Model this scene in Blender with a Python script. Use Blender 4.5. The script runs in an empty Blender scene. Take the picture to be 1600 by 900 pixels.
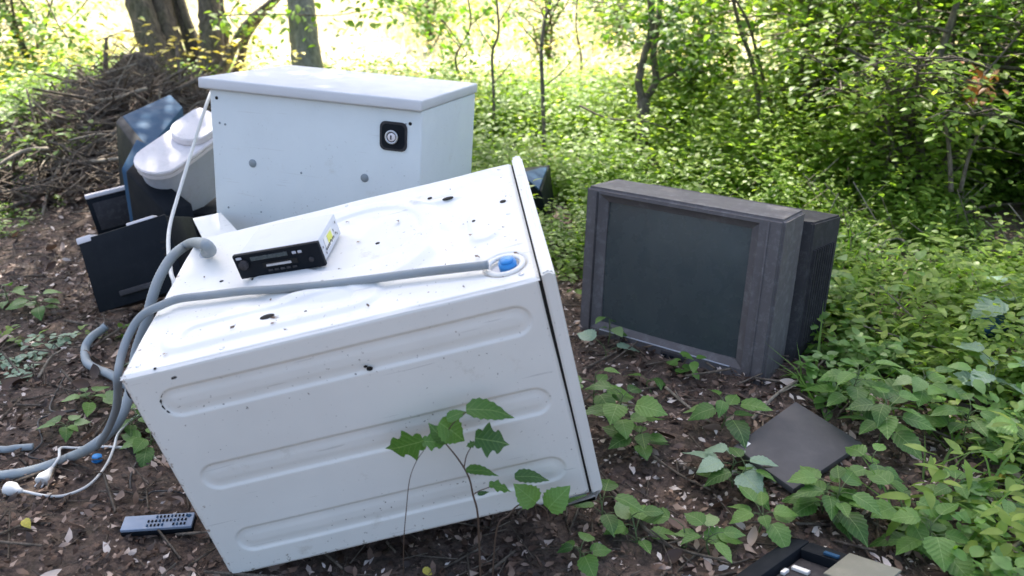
import bpy, bmesh, math, random
import numpy as np
from mathutils import Vector, Matrix, noise as mnoise
random.seed(7); rng = np.random.RandomState(7)
S = bpy.context.scene; C = S.collection
# ------------------------------------------------------------ camera, sky, sun, exposure
F = 1300.0; PITCH = math.radians(23); H = 1.325
cam = bpy.data.cameras.new('camera'); co = bpy.data.objects.new('camera', cam); C.objects.link(co)
cam.sensor_width = 36; cam.lens = F/1600*36; cam.clip_end = 500; cam.clip_start = .02
co.location = (0, 0, H); co.rotation_euler = (math.pi/2-PITCH, 0, 0); S.camera = co
cam.dof.use_dof = True; cam.dof.focus_distance = 2.2; cam.dof.aperture_fstop = 3.2
SUN_EL = math.radians(56); SUN_AZ = math.radians(-14)      # azimuth from +Y, clockwise
world = bpy.data.worlds.new('World'); S.world = world; world.use_nodes = True
nt = world.node_tree; bg = nt.nodes['Background']
sky = nt.nodes.new('ShaderNodeTexSky'); sky.sky_type = 'NISHITA'; sky.sun_disc = False
sky.sun_elevation = SUN_EL; sky.sun_rotation = SUN_AZ; sky.dust_density = 5.0; sky.ozone_density = 1.0
nt.links.new(sky.outputs[0], bg.inputs[0]); bg.inputs[1].default_value = .15
sd = Vector((math.sin(SUN_AZ)*math.cos(SUN_EL), math.cos(SUN_AZ)*math.cos(SUN_EL), math.sin(SUN_EL)))
sl = bpy.data.lights.new('sun', 'SUN'); sl.energy = 4.2; sl.angle = math.radians(.53); sl.color = (1, .95, .86)
so = bpy.data.objects.new('sun', sl); C.objects.link(so); so.rotation_euler = sd.to_track_quat('Z', 'Y').to_euler()
S.view_settings.view_transform = 'Standard'; S.view_settings.look = 'None'
S.view_settings.exposure = 1.75; S.view_settings.gamma = 1
# ------------------------------------------------------------ helpers: placing
cp, sp_ = math.cos(PITCH), math.sin(PITCH)
def ray(px, py):
    x, y = (px-800)/F, (py-450)/F
    return np.array([x, cp-y*sp_, -sp_-y*cp])
CAM = np.array([0, 0, H])
def at(px, py, dep): return CAM+ray(px, py)*dep
def G(px, py, z=0.0):
    d = ray(px, py); return CAM+d*(z-H)/d[2]
# ------------------------------------------------------------ helpers: noise and ground height
_tab = np.random.RandomState(3).rand(256, 256)
def vn(x, y, s=1.0, o=0):
    x = np.asarray(x, float)*s+o*17.3+500; y = np.asarray(y, float)*s+o*9.1+500
    i = np.floor(x).astype(int); j = np.floor(y).astype(int); u = x-i; v = y-j
    u = u*u*(3-2*u); v = v*v*(3-2*v); a = _tab
    g = lambda p, q: a[p % 256, q % 256]
    return (g(i, j)*(1-u)+g(i+1, j)*u)*(1-v)+(g(i, j+1)*(1-u)+g(i+1, j+1)*u)*v
PX, PY = -2.75, 5.75
def gh(x, y):
    x = np.asarray(x, float); y = np.asarray(y, float)
    near = np.exp(-((x/3.5)**2+((y-2.5)/3.5)**2)**2)
    h = (vn(x, y, 1.1)-.5)*.05*(1-.5*near)+(vn(x, y, 5, 1)-.5)*.028+(vn(x, y, 17, 2)-.5)*.018
    h = h+.33*np.exp(-(((x-PX-.15)/.65)**2+((y-PY)/.8)**2))
    h = h+.05*np.exp(-(((x-.15)/.35)**2+((y-1.75)/.25)**2))*0
    return h+(vn(x, y, .12, 3)-.5)*.5*np.clip((y-8)/10, 0, 1)
def gp(x, y, up=0): return np.array([x, y, float(gh(x, y))+up])
def GG(px, py, up=0):
    p = G(px, py)
    for _ in range(3): p = G(px, py, float(gh(p[0], p[1]))+up)
    return p
# ------------------------------------------------------------ helpers: objects
def tag(o, label=None, cat=None, group=None, kind=None):
    if label: o['label'] = label
    if cat: o['category'] = cat
    if group: o['group'] = group
    if kind: o['kind'] = kind
    return o
def link(name, me, parent=None, M=None):
    o = bpy.data.objects.new(name, me); C.objects.link(o)
    if parent: o.parent = parent
    if M is not None: o.matrix_local = M
    return o
def empty(name, loc=(0, 0, 0), M=None):
    o = bpy.data.objects.new(name, None); C.objects.link(o); o.empty_display_size = .1
    if M is not None: o.matrix_world = M
    else: o.location = Vector([float(c) for c in loc])
    return o
def npmesh(name, V, Fs, mat, attr=None, smooth=True):
    """V (n,3); Fs list of face arrays (m,k)"""
    me = bpy.data.meshes.new(name); V = np.asarray(V, np.float32)
    me.vertices.add(len(V)); me.vertices.foreach_set('co', V.ravel())
    Fs = [np.asarray(f, np.int32) for f in Fs if len(f)]
    nl = sum(f.size for f in Fs); npo = sum(len(f) for f in Fs)
    me.loops.add(nl); me.polygons.add(npo)
    me.loops.foreach_set('vertex_index', np.concatenate([f.ravel() for f in Fs]))
    tot = np.concatenate([np.full(len(f), f.shape[1], np.int32) for f in Fs])
    st = np.concatenate([[0], np.cumsum(tot)[:-1]]).astype(np.int32)
    me.polygons.foreach_set('loop_start', st)
    me.polygons.foreach_set('use_smooth', np.full(npo, smooth, bool))
    if attr is not None:
        a = me.attributes.new('v', 'FLOAT', 'POINT'); a.data.foreach_set('value', np.asarray(attr, np.float32))
    me.update(calc_edges=True)
    if mat: me.materials.append(mat)
    return me
class MB:
    """collects shapes, builds one mesh"""
    def __init__(s): s.V = []; s.F3 = []; s.F4 = []; s.n = 0; s.A = []
    def add(s, V, F, a=.5):
        V = np.asarray(V, float)
        for f in F:
            f = [int(i)+s.n for i in f]
            if len(f) == 4: s.F4.append(f)
            elif len(f) == 3: s.F3.append(f)
            else:
                for k in range(1, len(f)-1): s.F3.append([f[0], f[k], f[k+1]])
        s.V.append(V); s.n += len(V); s.A.append(np.full(len(V), a)); return s
    def mesh(s, name, mat, smooth=True):
        return npmesh(name, np.concatenate(s.V), [np.array(s.F3, int).reshape(-1, 3), np.array(s.F4, int).reshape(-1, 4)], mat, np.concatenate(s.A), smooth)
    def build(s, name, mat, parent=None, smooth=True, M=None): return link(name, s.mesh(name, mat, smooth), parent, M)
    def tube(s, P, R, n=8, caps=True, a=.5, jit=0):
        P = np.asarray(P, float); m = len(P); R = np.broadcast_to(np.asarray(R, float), (m,))
        T = np.gradient(P, axis=0); T /= np.linalg.norm(T, axis=1)[:, None]+1e-12
        u = np.cross(T[0], [0, 0, 1.]);
        if np.linalg.norm(u) < .1: u = np.cross(T[0], [1., 0, 0])
        u /= np.linalg.norm(u); V = []
        th = np.arange(n)*2*math.pi/n
        for i in range(m):
            u = u-T[i]*np.dot(u, T[i]); u /= np.linalg.norm(u)+1e-12; w = np.cross(T[i], u)
            r = R[i]*(1+(rng.rand(n)-.5)*jit)
            V.append(P[i]+np.outer(np.cos(th)*r, u)+np.outer(np.sin(th)*r, w))
        V = np.concatenate(V); Fc = []
        for i in range(m-1):
            for k in range(n):
                Fc.append((i*n+k, i*n+(k+1) % n, (i+1)*n+(k+1) % n, (i+1)*n+k))
        if caps: Fc.append(tuple(range(n))[::-1]); Fc.append(tuple((m-1)*n+k for k in range(n)))
        return s.add(V, Fc, a)
def spline(P, n=8):
    P = [np.asarray(p, float) for p in P]; Q = [2*P[0]-P[1]]+P+[2*P[-1]-P[-2]]; out = []
    for i in range(1, len(Q)-2):
        a, b, c, d = Q[i-1:i+3]
        for k in range(n):
            t = k/n; out.append(.5*((2*b)+(c-a)*t+(2*a-5*b+4*c-d)*t*t+(-a+3*b-3*c+d)*t**3))
    out.append(P[-1]); return np.array(out)
def bbox(name, lo, hi, mat, parent=None, bev=.004, seg=2, M=None, smooth=True):
    bm = bmesh.new(); bmesh.ops.create_cube(bm, size=1)
    for v in bm.verts:
        v.co = Vector([(lo[i]+hi[i])/2+v.co[i]*(hi[i]-lo[i]) for i in range(3)])
    if bev: bmesh.ops.bevel(bm, geom=list(bm.edges), offset=bev, segments=seg, affect='EDGES', profile=.5)
    return bmo(name, bm, mat, parent, M, smooth)
def bmo(name, bm, mat, parent=None, M=None, smooth=True):
    me = bpy.data.meshes.new(name); bmesh.ops.recalc_face_normals(bm, faces=list(bm.faces))
    if smooth:
        for f in bm.faces: f.smooth = True
    bm.to_mesh(me); bm.free(); me.materials.append(mat)
    if smooth:
        try: me.set_sharp_from_angle(angle=math.radians(38))
        except Exception: pass
    return link(name, me, parent, M)
def hexa(name, P8, mat, parent=None, bev=.008):
    """P8: top a,b,c,e then bottom a,b,c,e"""
    bm = bmesh.new(); vs = [bm.verts.new([float(c) for c in p]) for p in P8]
    for f in ((0, 1, 2, 3), (7, 6, 5, 4), (0, 4, 5, 1), (1, 5, 6, 2), (2, 6, 7, 3), (3, 7, 4, 0)): bm.faces.new([vs[i] for i in f])
    bmesh.ops.recalc_face_normals(bm, faces=list(bm.faces))
    bmesh.ops.bevel(bm, geom=list(bm.edges), offset=bev, segments=2, affect='EDGES', profile=.5)
    return bmo(name, bm, mat, parent)
def disc(name, c, r, mat, parent, axis=2, th=.002, n=20, sx=1, dome=0):
    b = MB(); ax = np.zeros(3); ax[axis] = 1; o = [(axis+1) % 3, (axis+2) % 3]
    rings = []
    prof = [(1, -th), (1, 0), (.9, th*.4)] + ([(.6, dome*.7), (.3, dome*.95), (.02, dome)] if dome else [(.02, th*.4)])
    for rr, z in prof:
        for k in range(n):
            p = np.array(c, float); p[o[0]] += r*rr*sx*math.cos(2*math.pi*k/n); p[o[1]] += r*rr*math.sin(2*math.pi*k/n); p += ax*z; rings.append(p)
    Fc = []
    for i in range(len(prof)-1):
        for k in range(n): Fc.append((i*n+k, i*n+(k+1) % n, (i+1)*n+(k+1) % n, (i+1)*n+k))
    Fc.append(tuple((len(prof)-1)*n+k for k in range(n)))
    b.add(rings, Fc); return b.build(name, mat, parent)
def ringmesh(name, c, R, r, mat, parent, axis=2, n=28, m=8, squash=1):
    b = MB(); V = []; o = [(axis+1) % 3, (axis+2) % 3]
    for i in range(n):
        for j in range(m):
            p = np.array(c, float); q = 2*math.pi*i/n; t = 2*math.pi*j/m; rr = R+r*math.cos(t)
            p[o[0]] += rr*math.cos(q); p[o[1]] += rr*math.sin(q); p[axis] += r*squash*math.sin(t); V.append(p)
    Fc = [(i*m+j, ((i+1) % n)*m+j, ((i+1) % n)*m+(j+1) % m, i*m+(j+1) % m) for i in range(n) for j in range(m)]
    b.add(V, Fc); return b.build(name, mat, parent)
# ------------------------------------------------------------ materials
def mat(name, col=(.5, .5, .5), rough=.6, metal=0, spec=.5, build=None):
    m = bpy.data.materials.new(name); m.use_nodes = True; N = m.node_tree.nodes; L = m.node_tree.links
    b = N['Principled BSDF']; b.inputs['Base Color'].default_value = (*col, 1); b.inputs['Roughness'].default_value = rough
    b.inputs['Metallic'].default_value = metal; spec = .12 if 'plastic' in name and max(col) < .2 and 'glass' not in name else spec; b.inputs['Specular IOR Level'].default_value = spec
    if build: build(N, L, b)
    return m
def nz(N, L, scale, detail=4, rough=.6, vec=None, co_='Object'):
    t = N.new('ShaderNodeTexNoise'); t.inputs['Scale'].default_value = scale; t.inputs['Detail'].default_value = detail; t.inputs['Roughness'].default_value = rough
    if vec is None:
        tc = N.new('ShaderNodeTexCoord'); L.new(tc.outputs[co_], t.inputs['Vector'])
    else: L.new(vec, t.inputs['Vector'])
    return t.outputs['Fac']
def ramp(N, L, src, stops, interp='LINEAR'):
    r = N.new('ShaderNodeValToRGB'); r.color_ramp.interpolation = interp; e = r.color_ramp.elements
    while len(e) < len(stops): e.new(.5)
    for i, (p, c) in enumerate(stops): e[i].position = p; e[i].color = (*c, 1) if len(c) == 3 else c
    L.new(src, r.inputs[0]); return r.outputs[0]
def mixc(N, L, f, a, b, mode='MIX'):
    m = N.new('ShaderNodeMix'); m.data_type = 'RGBA'; m.blend_type = mode
    for s_, v in ((0, f), (6, a), (7, b)):
        if isinstance(v, (int, float)): m.inputs[s_].default_value = v
        elif isinstance(v, tuple): m.inputs[s_].default_value = (*v, 1)
        else: L.new(v, m.inputs[s_])
    return m.outputs[2]
def bump(N, L, b, h, st=.3, dist=.01):
    n = N.new('ShaderNodeBump'); n.inputs['Strength'].default_value = st; n.inputs['Distance'].default_value = dist
    L.new(h, n.inputs['Height']); L.new(n.outputs[0], b.inputs['Normal'])
G3 = lambda v: (v, v, v)
def enamel(name, col, rough=.32, dirt=.5):
    def bld(N, L, b):
        big = ramp(N, L, nz(N, L, 3.1, 5), [(.35, G3(0)), (.75, G3(1))])
        c = mixc(N, L, big, col, tuple(x*.9 for x in col))
        st = ramp(N, L, nz(N, L, 9, 8, .75), [(.60, G3(0)), (.72, G3(1))])
        c = mixc(N, L, mixc(N, L, 1.0, st, G3(.35*dirt), 'MULTIPLY'), c, (.36, .31, .22))
        sp = ramp(N, L, nz(N, L, 120, 2, .5), [(.70, G3(0)), (.73, G3(1))])
        gate = ramp(N, L, nz(N, L, 6, 3, .5), [(.45, G3(.1)), (.65, G3(1))])
        sp2 = mixc(N, L, 1.0, sp, gate, 'MULTIPLY')
        c = mixc(N, L, mixc(N, L, 1.0, sp2, G3(.7*dirt), 'MULTIPLY'), c, (.10, .08, .06))
        tc = N.new('ShaderNodeTexCoord'); mp = N.new('ShaderNodeMapping'); mp.inputs['Rotation'].default_value = (.2, .5, .3); mp.inputs['Scale'].default_value = (4, 30, 90); L.new(tc.outputs['Object'], mp.inputs[0])
        scr = ramp(N, L, nz(N, L, 1.6, 2, .4, mp.outputs[0]), [(.70, G3(0)), (.73, G3(.35*dirt))])
        c = mixc(N, L, scr, c, (.42, .40, .36))
        if 'side' in name or 'back' in name:
            sx = N.new('ShaderNodeSeparateXYZ'); L.new(tc.outputs['Object'], sx.inputs[0])
            def edge(out, lo, hi):
                mr = N.new('ShaderNodeMapRange'); L.new(sx.outputs[out], mr.inputs[0]); mr.inputs[1].default_value = lo; mr.inputs[2].default_value = hi; mr.inputs[3].default_value = 1; mr.inputs[4].default_value = 0; return mr.outputs[0]
            sp3 = nz(N, L, 60, 4, .7)
            for out, lo, hi, t0, colr in (('X', .0, .03, .62, (.20, .12, .07)), ('Z', .0, .08, .64, (.16, .12, .08))):
                if out == 'Z' and 'back' in name: continue
                ad = N.new('ShaderNodeMath'); ad.operation = 'MULTIPLY_ADD'; L.new(edge(out, lo, hi), ad.inputs[0]); ad.inputs[1].default_value = .14; L.new(sp3, ad.inputs[2])
                c = mixc(N, L, ramp(N, L, ad.outputs[0], [(t0+.06, G3(0)), (t0+.12, G3(.75))]), c, colr)
        L.new(c, b.inputs['Base Color'])
        r = ramp(N, L, nz(N, L, 14, 5), [(.3, G3(rough)), (.7, G3(rough+.22))]); L.new(r, b.inputs['Roughness'])
        bump(N, L, b, nz(N, L, 260, 2), .04, .002)
    return mat(name, col, rough, build=bld)
M_white = enamel('white_enamel', (.74, .72, .67), .45, .8)
M_side = enamel('white_side_enamel', (.74, .72, .665), .5, 1.2)
M_back = enamel('white_back_enamel', (.72, .71, .68), .5, 1.2)
M_freezer = enamel('freezer_enamel', (.66, .695, .69), .5, .7)
M_lid = enamel('freezer_lid_plastic', (.62, .62, .63), .5, .45)
def plast(name, col, rough=.5, var=.35, dust=.35, dcol=(.3, .27, .24)):
    def bld(N, L, b):
        c = mixc(N, L, ramp(N, L, nz(N, L, 4, 5), [(.3, G3(0)), (.7, G3(1))]), col, tuple(x*(1+var) for x in col))
        d = ramp(N, L, nz(N, L, 30, 8, .75), [(.5, G3(0)), (.72, G3(dust))])
        L.new(mixc(N, L, d, c, dcol), b.inputs['Base Color'])
        L.new(ramp(N, L, nz(N, L, 12, 5), [(.3, G3(rough)), (.7, G3(min(1, rough+.2)))]), b.inputs['Roughness'])
        bump(N, L, b, nz(N, L, 500, 2), .08, .001)
    return mat(name, col, rough, build=bld)
M_tv = plast('plum_grey_plastic', (.11, .10, .10), .5, .15, .35, (.34, .33, .34))
M_tvd = plast('dark_grey_plastic', (.038, .036, .038), .55, .2, .25, (.2, .19, .19))
M_board = plast('charcoal_board', (.062, .058, .060), .6, .15, .1, (.2, .19, .18))
M_black = plast('black_plastic', (.006, .008, .011), .5, dust=.04, dcol=(.12, .12, .12))
M_navy = plast('navy_plastic', (.022, .062, .115), .55, dust=.05, dcol=(.12, .16, .2))
M_bin = plast('off_white_plastic', (.70, .65, .65), .45, .06, .3)
M_bing = plast('light_grey_plastic', (.42, .43, .47), .5, .1, .3)
M_hose = plast('grey_hose_rubber', (.21, .24, .255), .5, .3, .4, (.3, .3, .26))
M_hose2 = plast('dark_grey_hose_rubber', (.17, .195, .21), .5, .4, .4, (.25, .24, .2))
M_cord = plast('white_cord_rubber', (.62, .61, .58), .45, .05, .3)
M_cordg = plast('black_cord_rubber', (.02, .02, .02), .5)
M_blue = mat('blue_plastic', (.02, .22, .55), .35)
M_hole = mat('dark_opening', (.008, .007, .006), .9)
M_steel = mat('galvanised_steel', (.55, .56, .58), .35, .7)
M_remote = plast('silver_blue_plastic', (.20, .25, .33), .4, .1, .25)
M_glass = plast('dark_picture_tube_glass', (.048, .060, .062), .18, .2, .10, (.2, .22, .2))
M_card = plast('olive_grey_circuit_card', (.15, .145, .11), .6, .3, .3)
M_label_glare = mat('label_paper_and_glare', (.75, .72, .66), .6)
M_yel = mat('yellow_label_paper', (.70, .68, .12), .6)
def bark(name, a, b_, moss=.0):
    def bld(N, L, b):
        tc = N.new('ShaderNodeTexCoord'); mp = N.new('ShaderNodeMapping'); mp.inputs['Scale'].default_value = (1, 1, .18)
        L.new(tc.outputs['Object'], mp.inputs[0]); f = nz(N, L, 45, 8, .7, mp.outputs[0])
        c = ramp(N, L, f, [(.35, a), (.65, b_)])
        if moss: c = mixc(N, L, ramp(N, L, nz(N, L, 5, 5), [(.45, G3(0)), (.65, G3(moss))]), c, (.07, .10, .03))
        L.new(c, b.inputs['Base Color']); bump(N, L, b, f, .9, .02)
    return mat(name, a, .85, build=bld)
M_bark = bark('brown_bark', (.05, .038, .028), (.20, .16, .12), .25)
M_barkg = bark('grey_green_bark', (.14, .13, .10), (.32, .30, .24), .4)
M_twig = bark('dead_wood', (.07, .05, .035), (.24, .19, .14))
M_twigp = bark('pale_dead_wood', (.17, .14, .10), (.40, .34, .26))
M_stem = mat('green_stem', (.10, .14, .05), .6)
M_stemb = mat('brown_stem', (.09, .055, .035), .6)
def leafm(name, stops, trans=.45, tsat=(1.35, 1.5, .5), rough=.45, vein=False):
    m = bpy.data.materials.new(name); m.use_nodes = True; N = m.node_tree.nodes; L = m.node_tree.links
    b = N['Principled BSDF']; out = N['Material Output']
    a = N.new('ShaderNodeAttribute'); a.attribute_name = 'v'
    if vein:
        oi = N.new('ShaderNodeObjectInfo'); ad = N.new('ShaderNodeMath'); ad.operation = 'ADD'
        L.new(a.outputs['Fac'], ad.inputs[0]); mu = N.new('ShaderNodeMath'); mu.operation = 'MULTIPLY_ADD'
        mu.inputs[1].default_value = .5; mu.inputs[2].default_value = -.25; L.new(oi.outputs['Random'], mu.inputs[0]); L.new(mu.outputs[0], ad.inputs[1])
        src = ad.outputs[0]
    else: src = a.outputs['Fac']
    c = ramp(N, L, src, stops)
    n = nz(N, L, 35 if vein else 14, 3)
    c = mixc(N, L, 1.0, c, ramp(N, L, n, [(.3, G3(.78)), (.7, G3(1.15))]), 'MULTIPLY')
    L.new(c, b.inputs['Base Color']); b.inputs['Roughness'].default_value = rough; b.inputs['Specular IOR Level'].default_value = .4
    if vein:
        tc = N.new('ShaderNodeTexCoord'); sx = N.new('ShaderNodeSeparateXYZ'); L.new(tc.outputs['Object'], sx.inputs[0])
        def mth(op, a_, b_=0.0, c_=0.0):
            q = N.new('ShaderNodeMath'); q.operation = op
            for i_, v_ in enumerate((a_, b_, c_)):
                if isinstance(v_, (int, float)): q.inputs[i_].default_value = v_
                else: L.new(v_, q.inputs[i_])
            return q.outputs[0]
        ay = mth('ABSOLUTE', sx.outputs['Y']); w_ = mth('SINE', mth('MULTIPLY', mth('SUBTRACT', sx.outputs['X'], mth('MULTIPLY', ay, .8)), 44.0))
        sv = mth('MULTIPLY', mth('GREATER_THAN', w_, .90), .16); mv = mth('LESS_THAN', ay, .012); vv = mth('MAXIMUM', sv, mth('MULTIPLY', mv, .45))
        c = mixc(N, L, vv, c, (.30, .42, .16)); L.new(c, b.inputs['Base Color']); bump(N, L, b, w_, .12, .02)
    tr = N.new('ShaderNodeBsdfTranslucent'); L.new(mixc(N, L, 1.0, c, tsat, 'MULTIPLY'), tr.inputs[0])
    mx = N.new('ShaderNodeMixShader'); mx.inputs[0].default_value = trans
    L.new(b.outputs[0], mx.inputs[1]); L.new(tr.outputs[0], mx.inputs[2]); L.new(mx.outputs[0], out.inputs[0]); return m
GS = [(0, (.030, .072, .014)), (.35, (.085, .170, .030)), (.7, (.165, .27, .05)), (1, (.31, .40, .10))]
M_leaf = leafm('green_leaf', GS)
M_leafn = leafm('broad_leaf', [(0, (.035, .09, .02)), (.4, (.085, .19, .035)), (.75, (.14, .27, .055)), (1, (.30, .40, .19))], .35, vein=True)
M_leafp = leafm('pale_blue_green_leaf', [(0, (.16, .25, .17)), (1, (.30, .42, .30))], .25, vein=True)
M_leafs = leafm('shrub_leaf', [(0, (.055, .12, .02)), (.35, (.13, .23, .035)), (.7, (.23, .34, .06)), (1, (.38, .45, .10))], .55, (1.4, 1.5, .6))
M_leafy = leafm('sunny_leaf', [(0, (.06, .15, .025)), (.4, (.14, .26, .04)), (.8, (.30, .40, .07)), (1, (.50, .46, .06))], .5)
M_canopy = leafm('canopy_leaf', [(0, (.03, .07, .014)), (1, (.12, .22, .04))], .35)
M_grass = leafm('meadow_grass_blade', [(0, (.22, .28, .08)), (.35, (.46, .46, .24)), (.7, (.68, .62, .46)), (1, (.78, .70, .58))], .4, (1.1, 1.1, .7))
M_flower = leafm('yellow_flower', [(0, (.70, .55, .05)), (1, (.80, .72, .2))], .4, (1, 1, .5))
M_litter = leafm('dead_leaf', [(0, (.028, .016, .011)), (.4, (.10, .058, .040)), (.7, (.21, .135, .095)), (.88, (.40, .30, .24)), (1, (.66, .58, .52))], .08, (1, .9, .7), .6)
M_rust = leafm('withered_orange_leaf', [(0, (.25, .09, .03)), (1, (.5, .25, .10))], .3, (1.2, 1, .6))
def groundm():
    def bld(N, L, b):
        tc = N.new('ShaderNodeTexCoord'); sx = N.new('ShaderNodeSeparateXYZ'); L.new(tc.outputs['Object'], sx.inputs[0])
        f1 = nz(N, L, 9, 8, .75); f2 = nz(N, L, 55, 6, .7)
        soil = mixc(N, L, ramp(N, L, f2, [(.35, G3(0)), (.68, G3(1))]), (.046, .031, .024), (.19, .13, .098))
        soil = mixc(N, L, ramp(N, L, f1, [(.5, G3(0)), (.7, G3(.6))]), soil, (.05, .045, .02))
        mead = mixc(N, L, ramp(N, L, nz(N, L, .8, 6, .7), [(.35, G3(0)), (.62, G3(1))]), (.42, .42, .22), (.72, .66, .54))
        w = N.new('ShaderNodeMath'); w.operation = 'MULTIPLY_ADD'; L.new(nz(N, L, .9, 4), w.inputs[0]); w.inputs[1].default_value = 3; L.new(sx.outputs['Y'], w.inputs[2])
        mr = N.new('ShaderNodeMapRange'); L.new(w.outputs[0], mr.inputs[0]); mr.inputs[1].default_value = 6.0; mr.inputs[2].default_value = 8.0
        L.new(mixc(N, L, mr.outputs[0], soil, mead), b.inputs['Base Color']); bump(N, L, b, f2, .8, .02)
    return mat('forest_soil_to_meadow', (.05, .03, .02), .9, build=bld)
M_ground = groundm()
# ------------------------------------------------------------ ground sheet
xs = np.unique(np.concatenate([np.linspace(-120, -8, 15), np.linspace(-8, -2.6, 40), np.linspace(-2.6, 2.2, 210), np.linspace(2.2, 8, 40), np.linspace(8, 120, 15)]))
ys = np.unique(np.concatenate([np.linspace(-30, .6, 15), np.linspace(.6, 4.6, 190), np.linspace(4.6, 12, 60), np.linspace(12, 200, 30)]))
X, Y = np.meshgrid(xs, ys, indexing='ij'); V = np.stack([X, Y, gh(X, Y)], -1).reshape(-1, 3)
ny = len(ys); I, J = np.meshgrid(np.arange(len(xs)-1), np.arange(ny-1), indexing='ij'); q = (I*ny+J).ravel()
tag(link('ground', npmesh('ground', V, [np.stack([q, q+ny, q+ny+1, q+1], 1)], M_ground)), kind='structure')
# ------------------------------------------------------------ leaf scattering
def tmpl_leaf(ns, w, droop=.25, fold=.18, serr=0, lobes=0):
    s = np.linspace(0, 1, ns); mid = np.stack([s, 0*s, -droop*s*s], 1)
    prof = w*np.sin(np.pi*np.clip(s**.8, 0, 1))**.85; prof[0] = prof[-1] = 0
    if serr: prof = prof*(1+serr*np.where(np.arange(ns) % 2, 1, -1)); prof[0] = prof[-1] = 0
    if lobes: prof = prof*(1+lobes*np.sin(s*19))
    iL = np.arange(1, ns-1)
    Lf = np.stack([s[iL]-.06*(serr > 0), prof[iL], -droop*s[iL]**2+fold*prof[iL]], 1); Rt = Lf*[1, -1, 1]
    V = np.concatenate([mid, Lf, Rt]); k = ns-2; T, Q = [], []
    for side, off in ((0, ns), (1, ns+k)):
        def f(*a): (T if len(a) == 3 else Q).append(a if side else a[::-1])
        f(0, 1, off)
        for i in range(k-1): f(i+1, i+2, off+i+1, off+i)
        f(k, ns-1, off+k-1)
    return V, np.array(T), np.array(Q).reshape(-1, 4)
T_far = (np.array([[0, 0, 0], [.5, .33, .07], [1, 0, -.15], [.5, -.33, .07], ]), np.array([[0, 2, 1], [0, 3, 2]]), np.zeros((0, 4), int))
T_mid = tmpl_leaf(4, .30)
T_near = tmpl_leaf(6, .32)
T_blade = (np.array([[0, -.012, 0], [0, .012, 0], [.55, .008, -.03], [.55, -.008, -.03], [1, 0, -.18]]), np.array([[3, 2, 4]]), np.array([[0, 1, 2, 3]]))
T_flake = (np.array([[0, 0, 0], [.3, .22, .16], [.42, -.25, .02], [.8, .19, -.02], [.78, -.17, .2], [1.15, .08, .16]]), np.array([[0, 2, 1], [3, 4, 5]]), np.array([[1, 2, 4, 3]]))
T_stick = (np.array([[0, 0, .5], [0, .43, -.25], [0, -.43, -.25], [1, 0, .4], [1, .35, -.2], [1, -.35, -.2]])*[1, .06, .06], np.zeros((0, 3), int), np.array([[0, 1, 4, 3], [1, 2, 5, 4], [2, 0, 3, 5]]))
def frames(D, roll=None):
    """D (n,3) dirs -> R (n,3,3), columns x=dir, z ~ up"""
    D = D/(np.linalg.norm(D, axis=1)[:, None]+1e-9); up = np.tile([0, 0, 1.], (len(D), 1)); up[np.abs(D[:, 2]) > .95] = [1, 0, 0]
    y = np.cross(up, D); y /= np.linalg.norm(y, axis=1)[:, None]; z = np.cross(D, y)
    if roll is not None:
        c, s = np.cos(roll)[:, None], np.sin(roll)[:, None]; y, z = y*c+z*s, z*c-y*s
    return np.stack([D, y, z], 2)
def scat(name, T, P, D, sz, v, material, roll=None, parent=None, wid=None):
    P = np.asarray(P); n = len(P); R = frames(np.asarray(D, float), roll); V, T3, T4 = T; k = len(V)
    L = V[None]*np.asarray(sz).reshape(-1, 1, 1)
    if wid is not None: L = L*np.stack([np.ones(n), wid, wid], 1)[:, None, :]
    W = np.einsum('nij,nkj->nki', R, L)+P[:, None]; off = (np.arange(n)*k)[:, None, None]
    me = npmesh(name, W.reshape(-1, 3), [(T3[None]+off).reshape(-1, 3), (T4[None]+off).reshape(-1, 4)], material, np.repeat(np.clip(v, 0, 1), k))
    return link(name, me, parent)
def rdir(n, zlo=-.3, zhi=.4):
    a = rng.rand(n)*2*np.pi; return np.stack([np.cos(a), np.sin(a), zlo+(zhi-zlo)*rng.rand(n)], 1)
# ================================================================ WASHING MACHINE
WM = np.array([[.97206, -.09126, -.21629], [.06528, .99009, -.12437], [.22549, .10677, .96838]]); WT = np.array([-.6263, 1.4573, .006])
WD = (.85, .6085, .56)
def mtx(R, t): return Matrix([[*R[0], t[0]], [*R[1], t[1]], [*R[2], t[2]], [0, 0, 0, 1]]).to_4x4()
def orth(R):
    U, _, Vt = np.linalg.svd(R); return U@Vt
WM = orth(WM)
def onw(px, py, axis, val, world=True):
    d = ray(px, py); ld = WM.T@d; lo = WM.T@(CAM-WT); k = (val-lo[axis])/ld[axis]; l = lo+ld*k
    return WM@l+WT if world else l
wl = lambda p: WM@np.asarray(p, float)+WT
wash = empty('washing_machine', M=mtx(WM, WT))
tag(wash, 'large white washing machine tipped on its front with three pressed grooves along its side', 'washing machine')
XB = .822
def stad(u, v, u0, u1, vc, r):
    cu = np.clip(u, u0+r, u1-r); return r-np.hypot(u-cu, v-vc)
def sstep(x, a, b): t = np.clip((x-a)/(b-a), 0, 1); return t*t*(3-2*t)
def sheet(name, nu, nv, u1, v1, hf, to3, m, parent, thick=.0):
    u = np.linspace(0, u1, nu); v = np.linspace(0, v1, nv); U, Vv = np.meshgrid(u, v, indexing='ij'); Hh = hf(U, Vv)
    P = to3(U, Vv, Hh).reshape(-1, 3); I, J = np.meshgrid(np.arange(nu-1), np.arange(nv-1), indexing='ij'); q = (I*nv+J).ravel()
    return link(name, npmesh(name, P, [np.stack([q, q+nv, q+nv+1, q+1], 1)], m), parent)
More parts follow.
